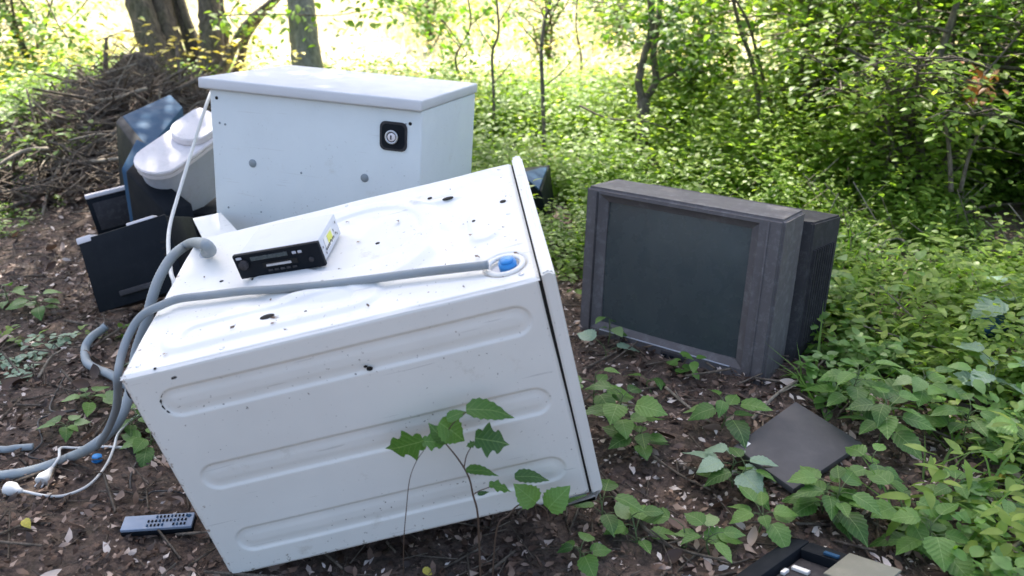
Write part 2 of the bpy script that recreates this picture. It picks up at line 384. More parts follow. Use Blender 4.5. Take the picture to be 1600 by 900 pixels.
def side_h(u, v):
    h = 0*u
    for vc0, vc1, a, b in ((.478, .486, .047, .792), (.281, .291, .047, .790), (.095, .101, .049, .786)):
        vc = vc0
        d = stad(u, v, a, b, vc, .036); h = h-.0042*sstep(d, 0, .007)+.0015*sstep(d, .014, .03)
    e = np.minimum(np.minimum(u, XB-u), np.minimum(v, WD[2]-v)); h = h-.006*(1-sstep(e, 0, .008))
    h = h+(vn(u, v, 7, 5)-.5)*.002+(vn(u, v, 2.5, 6)-.5)*.003
    return h
sheet('side_panel', 300, 200, XB, WD[2], side_h, lambda u, v, h: np.stack([u, -h-.001, v], -1), M_side, wash)
def back_h(u, v):
    h = 0*u
    d = .235-np.hypot((u-.43)*1.0, (v-.33)); h = h+.010*sstep(d, 0, .03)
    d = .15-np.hypot(u-.45, v-.36); h = h-.006*sstep(d, 0, .014)
    d = stad(u, v, .05, .52, .10, .062); h = h+.008*sstep(d, 0, .018)
    d = stad(u, v, .10, .46, .10, .03); h = h-.005*sstep(d, 0, .01)
    d = .05-np.hypot(u-.762, v-.085); h = h-.010*sstep(d, 0, .012)
    d = stad(u, v, .56, .74, .50, .05); h = h+.006*sstep(d, 0, .012)
    d = stad(v, u, .20, .44, .73, .035); h = h+.005*sstep(d, 0, .012)
    h = h+.004*np.sin(u*60)*np.exp(-((u-.68)/.03)**2-((v-.25)/.1)**2)
    e = np.minimum(np.minimum(u, XB-u), np.minimum(v, WD[1]-v)); h = h-.006*(1-sstep(e, 0, .008))
    return h+(vn(u, v, 9, 7)-.5)*.003
sheet('back_panel', 260, 200, XB, WD[1], back_h, lambda u, v, h: np.stack([u, v, WD[2]+h+.001], -1), M_back, wash)
bbox('cabinet', (0, .006, 0), (XB-.003, WD[1], WD[2]-.008), M_white, wash, .005)
def worktop():
    bm = bmesh.new(); z1 = WD[2]+.014; r = .035; pts = []
    x1 = WD[0]+.002
    for k in range(7): a = -math.pi/2+math.pi/2*k/6; pts.append((x1-r+r*math.cos(a), -.004+r+r*math.sin(a)))
    prof = [(XB+.004, -.012), (x1-r, -.012)]
    for k in range(1, 8): a = -math.pi/2+math.pi/2*k/8; prof.append((x1-r+r*math.cos(a), r-.012+r*math.sin(a)))
    prof += [(x1, z1-.008), (x1-.008, z1), (XB+.012, z1), (XB+.004, z1-.006)]
    a = [bm.verts.new((x, -.006, z)) for x, z in prof]; b = [bm.verts.new((x, WD[1]+.006, z)) for x, z in prof]
    n = len(prof); bm.faces.new(a); bm.faces.new(b[::-1])
    for i in range(n): bm.faces.new((a[i], b[i], b[(i+1) % n], a[(i+1) % n]))
    bmesh.ops.recalc_face_normals(bm, faces=list(bm.faces))
    bmesh.ops.bevel(bm, geom=[e for e in bm.edges if e.calc_face_angle(0) > .6], offset=.004, segments=2, affect='EDGES')
    return bmo('worktop', bm, M_white, wash)
worktop()
bbox('gap_shade', (XB-.004, .004, .002), (XB+.006, WD[1]-.004, WD[2]-.006), M_hole, wash, 0)  # near-black filler paints the shade inside the open slit by the worktop
bbox('base_plate', (-.004, .012, .012), (.0, WD[1]-.01, WD[2]-.012), M_steel, wash, 0)
for fy in (.07, .54):
    for fz in (.07, .49):
        b = MB(); b.tube([(-.004, fy, fz), (-.02, fy, fz)], .007, 10); b.tube([(-.018, fy, fz), (-.03, fy, fz)], .021, 14); b.build('foot', M_black, wash)
dr = disc('door', (.43, .31, -.004), .17, M_white, wash, 2, .02, 32); dr.data.transform(Matrix.Diagonal((1, 1, 1, 1)))
dg = disc('door_glass', (.43, .31, 0), .12, M_glass, dr, 2, .002, 28, dome=.03); dg.data.transform(Matrix.Translation((0, 0, -.03))@Matrix.Diagonal((1, 1, -1, 1)))
bbox('control_panel', (.70, .01, -.01), (.815, WD[1]-.01, -.001), M_bing, wash, .003)
for (px, py, r, sx) in ((417, 494, .009, 1.7), (672, 311, .006, 1), (700, 311, .008, 1.7), (785, 312, .0075, 1), (590, 380, .004, 1.3), (740, 345, .004, 1), (478, 488, .003, 1), (268, 583, .004, 1.4), (240, 572, .003, 1), (345, 437, .003, 1.6), (395, 437, .003, 1), (832, 335, .006, 1)):
    l = onw(px, py, 2, WD[2]+.006, False)
    if l[0] < XB: disc('hole', (l[0], l[1], WD[2]+float(back_h(np.array(l[0]), np.array(l[1])))+.002), r, M_hole, wash, 2, .0015, 14, sx)
def screw(c, r, parent, axis=2, sgn=1):
    o = disc('screw', c, r, M_steel, parent, axis, .003*sgn, 10, dome=.0025*sgn); return o
for u, v in ((.03, .03), (.03, .30), (.03, .58), (.79, .03), (.79, .31), (.79, .58), (.40, .585), (.2, .02)): screw((u, v, WD[2]-.002+.003), .006, wash)
disc('chip_mark', (.460, -.002, .453), .0065, M_hole, wash, 1, .0012, 9, .8)
disc('chip_mark', (.454, -.002, .460), .0042, M_hole, wash, 1, .0012, 7, .7)
# dirt rim caught at the left end of the upper grooves
def rimdirt(vc, a0, a1, r, m):
    n = 26; A = np.linspace(a0, a1, n); q = .034; P = np.stack([.047+.036+q*np.cos(A), np.full(n, .0028), vc+q*np.sin(A)], 1)
    MB().tube(P, r*(.25+.75*rng.rand(n))*np.sin(np.linspace(.15, 2.9, n)), 5, False).build('grime', m, wash)
rimdirt(.478, 1.6, 4.4, .0030, M_hole); rimdirt(.281, 1.9, 3.6, .0016, M_twig)
# inlet
inx = (.762, .078, WD[2]-.006)
ringmesh('inlet_ring', (inx[0], inx[1], WD[2]+.002), .036, .006, M_white, wash, squash=.8)
disc('inlet_cup', (inx[0], inx[1], WD[2]-.008), .032, M_lid, wash, 2, .002)
b = MB(); b.tube([(inx[0]+.006, inx[1]-.006, WD[2]-.006), (inx[0]+.006, inx[1]-.006, WD[2]+.012)], .018, 20); b.tube([(inx[0]+.006, inx[1]-.006, WD[2]+.01), (inx[0]+.006, inx[1]-.006, WD[2]+.017)], .014, 20); b.build('inlet_cap', M_blue, wash)
ZT = WD[2]+.02
def toW(Pw): return [WM.T@(np.asarray(p)-WT) for p in Pw]
hb = toW([onw(px, py, 2, ZT) for px, py in ((762, 414), (700, 421), (640, 428), (580, 436), (500, 446), (430, 452), (380, 455), (330, 461), (280, 467))] +
         [at(250, 478, 1.765), at(222, 493, 1.765), at(203, 520, 1.76), at(190, 555, 1.74), at(184, 590, 1.72), at(184, 615, 1.78), at(181, 640, 1.88), at(168, 672, 2.03), at(150, 700, 2.15)])
b = MB(); P = spline(hb, 8); b.tube(P, .0088, 12)
b.build('inlet_hose', M_hose2, wash)
# the drain hose with fine corrugation
ha = toW([onw(322, 395, 2, ZT-.005), onw(329, 391, 2, ZT+.02), onw(318, 381, 2, ZT+.045), at(296, 381, 2.25), at(270, 400, 2.22), at(250, 432, 2.18), at(238, 465, 2.16), at(228, 505, 2.16), at(213, 550, 2.18), at(206, 600, 2.16), at(192, 645, 2.13), at(172, 675, 2.14), at(140, 700, 2.13)] +
         [GG(px, py, .016) for px, py in ((111, 714), (80, 726), (55, 734), (20, 741), (-40, 746), (-120, 740))])
P = spline(ha, 14); R = .0138*np.where(np.arange(len(P)) % 2, 1.0, .93)
MB().tube(P, R, 14).build('drain_hose', M_hose, wash)
ringmesh('hose_grommet', tuple(toW([onw(324, 396, 2, ZT-.018)])[0]), .016, .004, M_bing, wash)
# loose specks and bark crumbs lying on the machine
nfl = 60; u = rng.rand(nfl)*.78+.02; v = rng.rand(nfl)**1.3*.55+.02
Pw = np.array([wl((a, c, WD[2]+.005+float(back_h(np.array(a), np.array(c))))) for a, c in zip(u, v)])
tag(scat('plant_debris', T_flake, Pw, rdir(nfl, -.05, .1), .004+.013*rng.rand(nfl)**3, rng.rand(nfl)*.8, M_litter), 'brown crumbs and leaf bits scattered over the tipped white washing machine', 'debris', kind='stuff')
# ================================================================ CAR RADIO lying on it
rx0, ry0 = .19, .285
rad = empty('car_radio', M=mtx(WM@np.array([[.985, .174, 0], [-.174, .985, 0], [0, 0, 1.]]), wl((rx0, ry0, WD[2]+.010))))
tag(rad, 'black fronted car radio with a cassette slot lying on top of the tipped washing machine', 'car radio')
bbox('casing', (.006, .012, .0), (.190, .155, .052), M_lid, rad, .002)
bbox('front_panel', (0, 0, 0), (.198, .012, .058), M_black, rad, .002)
bbox('cassette_slot', (.062, -.0022, .020), (.142, -.0002, .032), M_hole, rad, 0)
bbox('slot_flap', (.070, -.004, .023), (.128, -.0024, .0285), M_steel, rad, .0005)
b = MB(); b.tube([(.022, 0, .036), (.022, -.010, .036)], .0105, 18); b.build('volume_knob', M_tvd, rad)
disc('small_knob', (.172, -.001, .022), .006, M_tvd, rad, 1, -.004)
for k in range(5): bbox('button', (.070+k*.014, -.003, .010), (.080+k*.014, -.0005, .015), M_tvd, rad, .0005)
for k in range(2): bbox('button', (.136+k*.013, -.003, .042), (.145+k*.013, -.0005, .048), M_bing, rad, .001)
bbox('display', (.040, -.0025, .041), (.125, -.0005, .050), M_glass, rad, 0)
bbox('logo_plate', (.008, -.002, .048), (.020, -.0005, .053), M_bing, rad, 0)
bbox('label', (.1905, .05, .012), (.1912, .11, .042), M_label_glare, rad, 0)
bbox('warning_label', (.1914, .07, .02), (.1920, .10, .038), M_yel, rad, 0)
b = MB()
for k in range(14):
    y0 = .03+.008*k; z0 = .008+.03*rng.rand(); b.add([(.1924, y0, z0), (.1924, y0+.004, z0), (.1924, y0+.005, z0+.005), (.1924, y0+.001, z0+.006)], [(0, 1, 2, 3)])
b.build('vent_slots', M_hole, rad)
# ================================================================ CHEST FREEZER
FM = orth(np.array([[.9655, .2517, .067], [-.2553, .9654, .0524], [-.0515, -.0677, .9964]])); FT = np.array([-1.1003, 2.8563, .2892])
FT = FT-FM[:, 2]*.28
fz = empty('chest_freezer', M=mtx(FM, FT)); FD = (.8, .6193, .5912+.28)
tag(fz, 'tall pale blue-white box freezer with overhanging lid and round lock, behind the tipped washing machine', 'freezer')
bbox('body', (.018, .02, 0), (FD[0]-.004, FD[1]-.01, FD[2]-.037), M_freezer, fz, .007, 3)
bbox('lid', (-.012, 0, FD[2]-.036), (FD[0], FD[1], FD[2]), M_lid, fz, .006, 3)
bbox('lid_seal', (.0, .014, FD[2]-.0385), (FD[0]-.008, FD[1]-.014, FD[2]-.0345), M_bing, fz, 0)
zk = .463+.28; ku = .698
def rrect(name, cx, cz, a, r, y0, y1, m, parent):
    b = MB(); ring = []
    for qx, qz, a0 in ((1, 1, 0), (-1, 1, 90), (-1, -1, 180), (1, -1, 270)):
        for k in range(6): t = math.radians(a0+18*k); ring.append((cx+qx*(a-r)+r*math.cos(t), cz+qz*(a-r)+r*math.sin(t)))
    n = len(ring); b.add([(x, y0, z) for x, z in ring]+[(x, y1, z) for x, z in ring], [tuple(range(n)), tuple(range(2*n-1, n-1, -1))]+[(i, n+i, n+(i+1) % n, (i+1) % n) for i in range(n)])
    return b.build(name, m, parent, False)
rrect('lock_recess', ku, zk, .048, .02, .0165, .0195, M_tvd, fz); rrect('lock_plate', ku, zk, .040, .016, .0150, .0164, M_black, fz)
ringmesh('lock_rim', (ku-.004, .010, zk-.002), .020, .0035, M_steel, fz, 1)
disc('lock_barrel', (ku-.004, .010, zk-.002), .014, M_bin, fz, 1, -.004)
bbox('keyhole', (ku-.006, .0045, zk-.009), (ku-.002, .0056, zk+.005), M_hole, fz, 0)
for u_, z_ in ((.174, .312+.28), (.596, .311+.28)):
    disc('rubber_plug', (u_, .0185, z_), .0145, M_hose2, fz, 1, -.002, 18, dome=-.004)
for u_, z_, r_ in ((.045, .525, .006), (.052, .44, .004), (.073, .437, .004), (.36, .30, .004), (.755, .51, .006), (.06, .06, .004), (.20, .14, .003), (.07, .14, .004), (.74, .508, .003)):
    disc('screw_hole', (u_, .0192, z_+.28), r_, M_hole if r_ > .0045 else M_hose2, fz, 1, -.001, 10)
lm = MB()
for k in range(26):
    a, c = .655+rng.randn()*.022, .195+.28+rng.randn()*.008; s_ = .003+.005*rng.rand(); lm.add([(a-s_, .0165, c), (a, .0155, c-s_*.7), (a+s_, .0165, c), (a, .015, c+s_*.7)], [(0, 1, 2, 3)])
lm.build('yellow_lichen', M_yel, fz)
fl = lambda Pw: [FM.T@(np.asarray(p)-FT) for p in Pw]
P = spline(fl([at(340, 120, 3.12), at(322, 165, 3.02), at(300, 235, 2.98), at(280, 300, 2.85), at(266, 350, 2.7), at(263, 385, 2.55), at(267, 425, 2.4), at(272, 450, 2.35), at(262, 520, 2.4)]), 8)
MB().tube(P, .0062, 8).build('power_cord', M_cord, fz)
# ================================================================ TELEVISION
yaw = math.radians(-37); lean = math.radians(4)
ux = np.array([math.cos(yaw), math.sin(yaw), 0]); nb = np.array([-math.sin(yaw), math.cos(yaw), 0]); upv = np.array([0, 0, math.cos(lean)])+nb*math.sin(lean)
roll = math.radians(1.0); ux, upv = ux*math.cos(roll)+upv*math.sin(roll), upv*math.cos(roll)-ux*math.sin(roll)
TM = np.stack([ux, -np.cross(ux, upv), upv], 1); TT = G(1191, 606)+np.array([0, 0, -.018])
tv = empty('television', M=mtx(TM, TT))
tag(tv, 'big grey tube television standing upright in green undergrowth with its dark screen facing left', 'television')
TW, TH, TDp = .695, .565, .20
sx0, sx1, sz0, sz1 = -.615, -.105, .078, .518
def frame_ring():
    bm = bmesh.new()
    def rect(x0, x1, z0, z1, y): return [bm.verts.new((x, y, z)) for x, z in ((x0, z0), (x1, z0), (x1, z1), (x0, z1))]
    o = rect(-TW, 0, 0, TH, 0); s1 = rect(sx0-.028, sx1+.028, sz0-.020, sz1+.026, 0); s2 = rect(sx0-.024, sx1+.024, sz0-.016, sz1+.022, .006); i1 = rect(sx0, sx1, sz0, sz1, .020); i2 = rect(sx0+.002, sx1-.002, sz0+.002, sz1-.002, .05)
    bo = rect(-TW+.004, -.004, .004, TH-.004, TDp)
    for a, b_ in ((o, s1), (s1, s2), (s2, i1), (i1, i2)):
        for k in range(4): bm.faces.new((a[k], a[(k+1) % 4], b_[(k+1) % 4], b_[k]))
    for k in range(4): bm.faces.new((o[(k+1) % 4], o[k], bo[k], bo[(k+1) % 4]))
    bm.faces.new(bo)
    bmesh.ops.recalc_face_normals(bm, faces=list(bm.faces))
    es = [e for e in bm.edges if all(v in o for v in e.verts) or (e.verts[0] in o and e.verts[1] in bo) or (e.verts[1] in o and e.verts[0] in bo) or all(v in bo for v in e.verts) ]
    for v in o:
        es += [e for e in v.link_edges if e.other_vert(v) in bo]
    bmesh.ops.bevel(bm, geom=list(set(es)), offset=.010, segments=3, affect='EDGES')
    return bmo('front_case', bm, M_tv, tv)
frame_ring()
u = np.linspace(0, 1, 24); U, Vv = np.meshgrid(u, u, indexing='ij')
P = np.stack([sx0+(sx1-sx0)*U, .030-.016*(1-((2*U-1)**2*.6+(2*Vv-1)**2*.4)), sz0+(sz1-sz0)*Vv], -1).reshape(-1, 3)
I, J = np.meshgrid(np.arange(23), np.arange(23), indexing='ij'); q = (I*24+J).ravel()
link('screen', npmesh('screen', P, [np.stack([q, q+24, q+25, q+1], 1)], M_glass), tv)
for x0 in (-.052, -TW+.044): bbox('trim_and_highlight', (x0, -.0035, .014), (x0+.007, .002, TH-.014), M_tvd if x0 < -.3 else M_tv, tv, .0015)
bbox('trim_and_highlight', (sx0+.01, -.003, sz0-.022), (sx1-.01, .001, sz0-.018), M_bing, tv, .001)  # pale grey bar paints the highlight line below the screen
bbox('control_flap', (-.36, -.006, .020), (-.27, .001, .048), M_tvd, tv, .003)
for k in range(3): bbox('button', (-.350+.026*k, -.009, .028), (-.335+.026*k, -.005, .040), M_black, tv, .001)
bbox('plinth', (-TW+.05, .012, -.030), (-.05, .24, -.001), M_black, tv, .006)
def hump():
    bm = bmesh.new(); y0, y1, y2 = TDp-.002, .40, .52
    secs = [(y0, -TW+.02, -.004, .004, TH-.04), (y0+.02, -TW+.02, .022, .01, TH-.045), (y1+.03, -TW+.03, .045, .01, TH-.055), (y1+.032, -TW+.12, -.10, .03, TH-.12), (y2, -TW+.19, -.19, .06, TH-.2)]
    pr = None
    for y, x0, x1, z0, z1 in secs:
        c = [bm.verts.new((x, y, z)) for x, z in ((x0, z0), (x1, z0), (x1, z1), (x0, z1))]
        if pr:
            for k in range(4): bm.faces.new((pr[k], pr[(k+1) % 4], c[(k+1) % 4], c[k]))
        else: bm.faces.new(c)
        pr = c
    bm.faces.new(pr[::-1]); bmesh.ops.recalc_face_normals(bm, faces=list(bm.faces))
    bmesh.ops.bevel(bm, geom=list(bm.edges), offset=.006, segments=2, affect='EDGES')
    return bmo('rear_case', bm, M_tvd, tv)
hump()
for k in range(9): bbox('vent_rib', (.024+.002*k, .24+.018*k, .09), (.0335+.002*k, .246+.018*k, TH-.14), M_tvd, tv, 0)
# ================================================================ left heap of electronics
def boxthing(R, T, s=1):
    R = orth(np.array(R)); T = CAM+(np.array(T)-CAM)*s; return mtx(R, T)
m1 = empty('computer_case', M=boxthing([[.954, .12, -.274], [-.02, .939, .343], [.298, -.322, .899]], [-1.658, 3.043, -.07], .9))
tag(m1, 'flat black plastic case with white end caps leaning at the lower left of the heap', 'computer case')
bbox('body', (0, .012, 0), (.342, .20, .262), M_black, m1, .006)
bbox('front_rim', (-.004, 0, -.004), (.346, .0118, .266), M_black, m1, .004)
bbox('end_cap', (-.008, -.002, .252), (.05, .05, .276), M_bin, m1, .004)
bbox('end_cap', (.19, .005, .262), (.30, .035, .276), M_bin, m1, .004)
bbox('handle', (.10, -.012, .03), (.24, -.0005, .05), M_tvd, m1, .003)
for k in range(6): bbox('vent_slot', (.30, -.0012, .06+.022*k), (.325, -.0003, .068+.022*k), M_hole, m1, 0)
m2 = empty('loudspeaker', M=boxthing([[.864, -.468, -.183], [.486, .871, .068], [.127, -.147, .981]], [-1.917, 3.647, .041]))
tag(m2, 'small dark grey box with its lit top edge painted pale behind the flat black case', 'loudspeaker')
bbox('body', (0, 0, 0), (.25, .19, .172), M_black, m2, .004)
bbox('lit_top_edge', (0, 0, .1725), (.25, .05, .190), M_bin, m2, .003)  # light along the upper edge, painted as an off-white strip
bbox('grille', (.02, -.004, .02), (.23, -.0005, .15), M_tvd, m2, .002)
A8 = [at(*p) for p in ((190, 180, 3.98), (266, 146, 4.35), (286, 166, 4.2), (232, 234, 3.72), (184, 292, 4.0), (262, 262, 4.4), (292, 290, 4.25), (224, 330, 3.75))]
def grounded(P8, up=-.02): return P8[:4]+[gp(p[0], p[1], up) for p in P8[4:]]
A8 = grounded(A8)
m3 = empty('monitor', A8[4])
tag(m3, 'dark blue tube monitor tilted at the top of the heap beside the brush pile', 'monitor')
lo = lambda Ps, o: [np.array(p)-np.array(o.location) for p in Ps]
hexa('rear_case', lo(A8, m3), M_navy, m3, .012)
n_ = (A8[0]-A8[3]); 
B8 = [at(*p) for p in ((181, 190, 3.95), (190, 180, 3.99), (233, 232, 3.70), (222, 246, 3.66), (179, 300, 3.97), (186, 300, 4.0), (226, 338, 3.73), (216, 345, 3.68))]
hexa('screen_frame', lo(grounded(B8), m3), M_black, m3, .004)
m4 = empty('computer_monitor', at(262, 400, 3.55))
tag(m4, 'dark blue and black monitor lying under the off-white waste bin in the heap', 'monitor')
A8 = [at(*p) for p in ((189, 263, 3.52), (213, 216, 3.66), (262, 240, 3.68), (256, 323, 3.42), (202, 352, 3.56), (216, 330, 3.95), (320, 380, 3.7), (262, 402, 3.48))]
hexa('rear_case', lo(grounded(A8), m4), M_navy, m4, .008)
B8 = [at(*p) for p in ((196, 268, 3.45), (213, 250, 3.5), (300, 318, 3.42), (258, 330, 3.38), (205, 352, 3.5), (225, 352, 3.6), (322, 410, 3.4), (268, 405, 3.38))]
hexa('screen_frame', lo(grounded(B8), m4), M_black, m4, .006)
# waste bin
a = np.array([.20, .37, .14]); a /= np.linalg.norm(a); w = np.array([.9, -.28, -.22]); w -= a*np.dot(a, w); w /= np.linalg.norm(w); n = np.cross(w, a)
bc = at(250, 250, 3.42)
wb = empty('waste_bin', M=mtx(np.stack([w, a, n], 1), bc)); tag(wb, 'off-white plastic bin with rounded hinged lid, tilted against the left side of the freezer', 'waste bin')
def stadium_prism(name, w0, y0, y1, z0, z1, m, parent, taper=1.0, bev=.004):
    bm = bmesh.new(); pts = []
    for k in range(13): t = math.pi+math.pi*k/12; pts.append((w0*math.cos(t), y0+w0+w0*math.sin(t)))
    pts += [(w0*.98, y1-.03), (w0*.8, y1), (-w0*.8, y1), (-w0*.98, y1-.03)]
    cy = (y0+y1)/2
    a_ = [bm.verts.new((x, y, z1)) for x, y in pts]; b_ = [bm.verts.new((x*taper, cy+(y-cy)*taper, z0)) for x, y in pts]
    bm.faces.new(a_); bm.faces.new(b_[::-1]); k = len(pts)
    for i in range(k): bm.faces.new((a_[i], b_[i], b_[(i+1) % k], a_[(i+1) % k]))
    bmesh.ops.recalc_face_normals(bm, faces=list(bm.faces))
    bmesh.ops.bevel(bm, geom=[e for e in bm.edges if e.calc_face_angle(0) > .8], offset=bev, segments=3, affect='EDGES')
    return bmo(name, bm, m, parent)
stadium_prism('lid', .10, -.10, .34, -.004, .012, M_bin, wb)
stadium_prism('rim', .096, -.095, .335, -.03, -.0045, M_bin, wb)
stadium_prism('body', .088, -.085, .33, -.30, -.0305, M_bing, wb, .82)
stadium_prism('flap', .085, .11, .33, .0125, .045, M_bin, wb)
bq = bc+a*.12-n*.31; ps = empty('plastic_casing', gp(bq[0]+.02, bq[1]))
tag(ps, 'black plastic casing in deep shade directly under the off-white waste bin', 'casing')
zt = float(bq[2]-ps.location.z)-.01
bbox('shell', (-.10, -.15, -.02), (.11, .16, zt), M_black, ps, .01); bbox('top_lip', (-.105, -.155, zt-.03), (.115, .165, zt-.012), M_black, ps, .004)
# white metal sheet behind the washing machine
sh = empty('metal_sheet', at(318, 372, 2.75)); tag(sh, 'small white metal sheet wedged between the freezer foot and the washing machine', 'metal sheet')
hexa('panel', lo([at(*p) for p in ((301, 341, 2.95), (345, 332, 2.95), (400, 392, 2.6), (330, 400, 2.6), (303, 346, 2.96), (347, 337, 2.96), (402, 397, 2.61), (332, 405, 2.61))], sh), M_white, sh, .001)
bbox('folded_edge', (-.01, .0, -.02), (.06, .006, .0), M_steel, sh, .001)
# small black box behind the washing machine
sb = empty('plastic_box', gp(.12, 4.5)); tag(sb, 'small black plastic box corner showing right behind the raised end of the washing machine', 'box')
hexa('body', lo(grounded([at(*p) for p in ((812, 268, 4.15), (820, 262, 4.42), (859, 257, 4.38), (846, 300, 4.0), (815, 340, 4.2), (822, 330, 4.45), (868, 318, 4.4), (858, 345, 4.1))]), sb), M_black, sb, .006)
hexa('lid', lo([at(*p) for p in ((815, 272, 4.08), (822, 264, 4.33), (855, 261, 4.28), (842, 295, 3.94), (815, 275, 4.09), (822, 267, 4.34), (855, 264, 4.29), (842, 298, 3.95))], sb), M_navy, sb, .001)
# dark board on the ground
BP = [GG(1243, 627, .05), GG(1348, 692, .03), GG(1240, 764, .03), GG(1146, 697, .05)]
bd = empty('dark_board', BP[3]); tag(bd, 'flat charcoal square board lying among leaves below the television', 'board')
dn = np.array([0, 0, -.018]); hexa('panel', lo(BP+[p+dn for p in BP], bd), M_board, bd, .003)
e1 = (BP[0]-BP[3]); e2 = (BP[2]-BP[3]); c0 = BP[3]+e1*.06+e2*.05; 
hexa('sticker', lo([c0+np.array([0, 0, .0012])+e1*a_+e2*b_ for a_, b_ in ((0, 0), (.09, 0), (.09, .08), (0, .08))]+[c0+e1*a_+e2*b_ for a_, b_ in ((0, 0), (.09, 0), (.09, .08), (0, .08))], bd), M_label_glare, bd, .0001)
# monitor bezel lower right
o_ = [GG(1128, 912, .05), GG(1238, 836, .03), GG(1395, 884, .09)]; e1 = o_[2]-o_[1]; e2 = o_[0]-o_[1]; e2 = e2/np.linalg.norm(e2)*.30; e1 = e1/np.linalg.norm(e1)*.27
x_ = e1/np.linalg.norm(e1); z_ = np.cross(x_, e2); z_ /= np.linalg.norm(z_); z_ = z_*(1 if z_[2] > 0 else -1); y_ = -e2/np.linalg.norm(e2); x_ = np.cross(y_, z_)
sm = empty('broken_monitor', M=mtx(np.stack([x_, y_, z_], 1), o_[1])); tag(sm, 'broken black monitor frame lying face up at the bottom right edge of the picture', 'monitor')
# local: x along right edge, y away; frame extends to -y
LW, LH = .245, .34
def bez(name, x0, x1, y0, y1, z0, z1, m, par=None, bev=.004): return bbox(name, (x0, y0, z0), (x1, y1, z1), m, par or sm, bev)
bez('frame_side', 0, .045, -LH, 0, -.05, 0, M_black); bez('frame_side', .0455, LW, -.042, -.0005, -.05, -.001, M_black)
bez('frame_side', LW-.04, LW-.0005, -LH, -.0425, -.05, -.0015, M_tvd); bez('frame_side', .0455, LW-.0405, -LH, -LH+.03, -.05, -.001, M_black)
bez('screen', .046, LW-.041, -LH+.031, -.043, -.045, -.022, M_tvd)
bez('glare_mark', .060, .10, -.10, -.088, -.0215, -.014, M_label_glare, bev=.001); bez('glare_mark', .052, .062, -.13, -.11, -.0215, -.014, M_label_glare, bev=.001)  # white glare on the screen, painted as two small raised bars
bez('circuit_board', LW-.10, LW+.015, -.11, -.005, .0005, .006, M_card, bev=.001); bez('cable_duct', .10, LW-.11, -.036, -.026, .0, .006, M_navy, bev=.001)
# remote control
rp0, rp1 = GG(190, 822, .03), GG(303, 820, .03); ra = math.atan2(rp1[1]-rp0[1], rp1[0]-rp0[0])
rm = empty('remote_control', rp0-np.array([0, .012, .024])); rm.rotation_euler = (math.radians(9), 0, ra)
tag(rm, 'slim silver-blue remote control with small dark buttons on the soil at lower left', 'remote control')
RL = float(np.linalg.norm(rp1-rp0))
bbox('lower_shell', (0, 0, 0), (RL, .046, .014), M_black, rm, .003); bbox('upper_shell', (.001, .001, .0142), (RL-.001, .045, .023), M_remote, rm, .002)
for r_ in range(3):
    for k in range(11):
        if r_ == 0 and k in (5, 6): continue
        x0 = RL*.36+k*RL*.052
        if r_ == 2 and k < 2: continue
        bbox('button', (x0, .006+r_*.013, .0232), (x0+.0042, .013+r_*.013, .0262), M_black if (k+r_) % 4 else M_navy, rm, .0008, 1)
disc('power_button', (RL*.93, .034, .0235), .005, M_navy, rm)
# cords with plugs
def plug(name, px, py, tx, ty, label, cordpts):
    p = GG(px, py, .02); q = GG(tx, ty, .02); d = q-p; d /= np.linalg.norm(d)
    t = empty(name, p-np.array([0, 0, .02])); tag(t, label, 'power cord')
    L_ = lambda P_: [np.array(x)-np.array(t.location) for x in P_]
    MB().tube(L_([p-d*.022, p-d*.020, p-d*.004, p+d*.006, p+d*.018, p+d*.03]), [.016, .0185, .0185, .013, .008, .005], 16).build('plug', M_cord, t)
    s_ = np.cross(d, [0, 0, 1]); b = MB()
    for k in (-1, 1): MB().tube(L_([p-d*.02+s_*.0095*k, p-d*.038+s_*.0095*k]), .0023, 8).build('pin', M_steel, t)
    MB().tube(spline(L_([p+d*.026]+[GG(*c) for c in cordpts]), 8), .0038, 8).build('cord', M_cord, t)
plug('power_cord', 22, 765, 60, 772, 'white plug nearest the left edge, its thin cord running under washing machine', ((75, 775, .006), (105, 773, .006), (140, 757, .008), (165, 728, .012), (178, 700, .02), (186, 676, .03), (215, 650, .02), (260, 640, .01)))
plug('power_cord', 72, 744, 88, 722, 'white plug lying against the grey drain hose, just above the other plug', ((92, 715, .03), (95, 700, .02), (120, 700, .004), (150, 698, .008), (190, 699, .008), (228, 702, .004), (245, 720, .004)))
# loose hose
lh = empty('hose_piece', GG(167, 511)); tag(lh, 'short curled grey hose piece with a dark open end left of washing machine', 'hose')
P = spline([np.array(x)-np.array(lh.location) for x in (GG(166, 509, .05), GG(158, 516, .04), GG(142, 528, .03), GG(133, 545, .02), GG(136, 566, .02), GG(152, 577, .02), GG(170, 584, .02), GG(195, 600, .02), GG(230, 620, .02))], 12)
MB().tube(P, .0145*np.where(np.arange(len(P)) % 2, 1, .93), 12, caps=False).build('tube', M_hose, lh)
MB().tube([P[0]+(P[1]-P[0])*.2, P[1]], .0115, 12).build('bore', M_hole, lh)
lh2 = empty('hose_piece', GG(30, 705)); tag(lh2, 'blue-grey hose stub entering at the left edge above the two plugs', 'hose')
P = spline([np.array(x)-np.array(lh2.location) for x in (GG(-60, 690, .015), GG(0, 702, .015), GG(25, 700, .015), GG(52, 698, .015))], 10)
MB().tube(P, .010, 10).build('tube', M_hose, lh2)
bc_ = empty('bottle_cap', GG(152, 720)); tag(bc_, 'small bright blue bottle cap on the dark soil between the white cords', 'cap')
MB().tube([(0, 0, .0), (.002, 0, .016)], [.013, .0125], 18).build('cap', M_blue, bc_); ringmesh('rim', (0, 0, .003), .0128, .0015, M_blue, bc_)
bk = empty('cable', GG(70, 640)); tag(bk, 'thin black cable squiggling over the soil left of the hoses', 'cable')
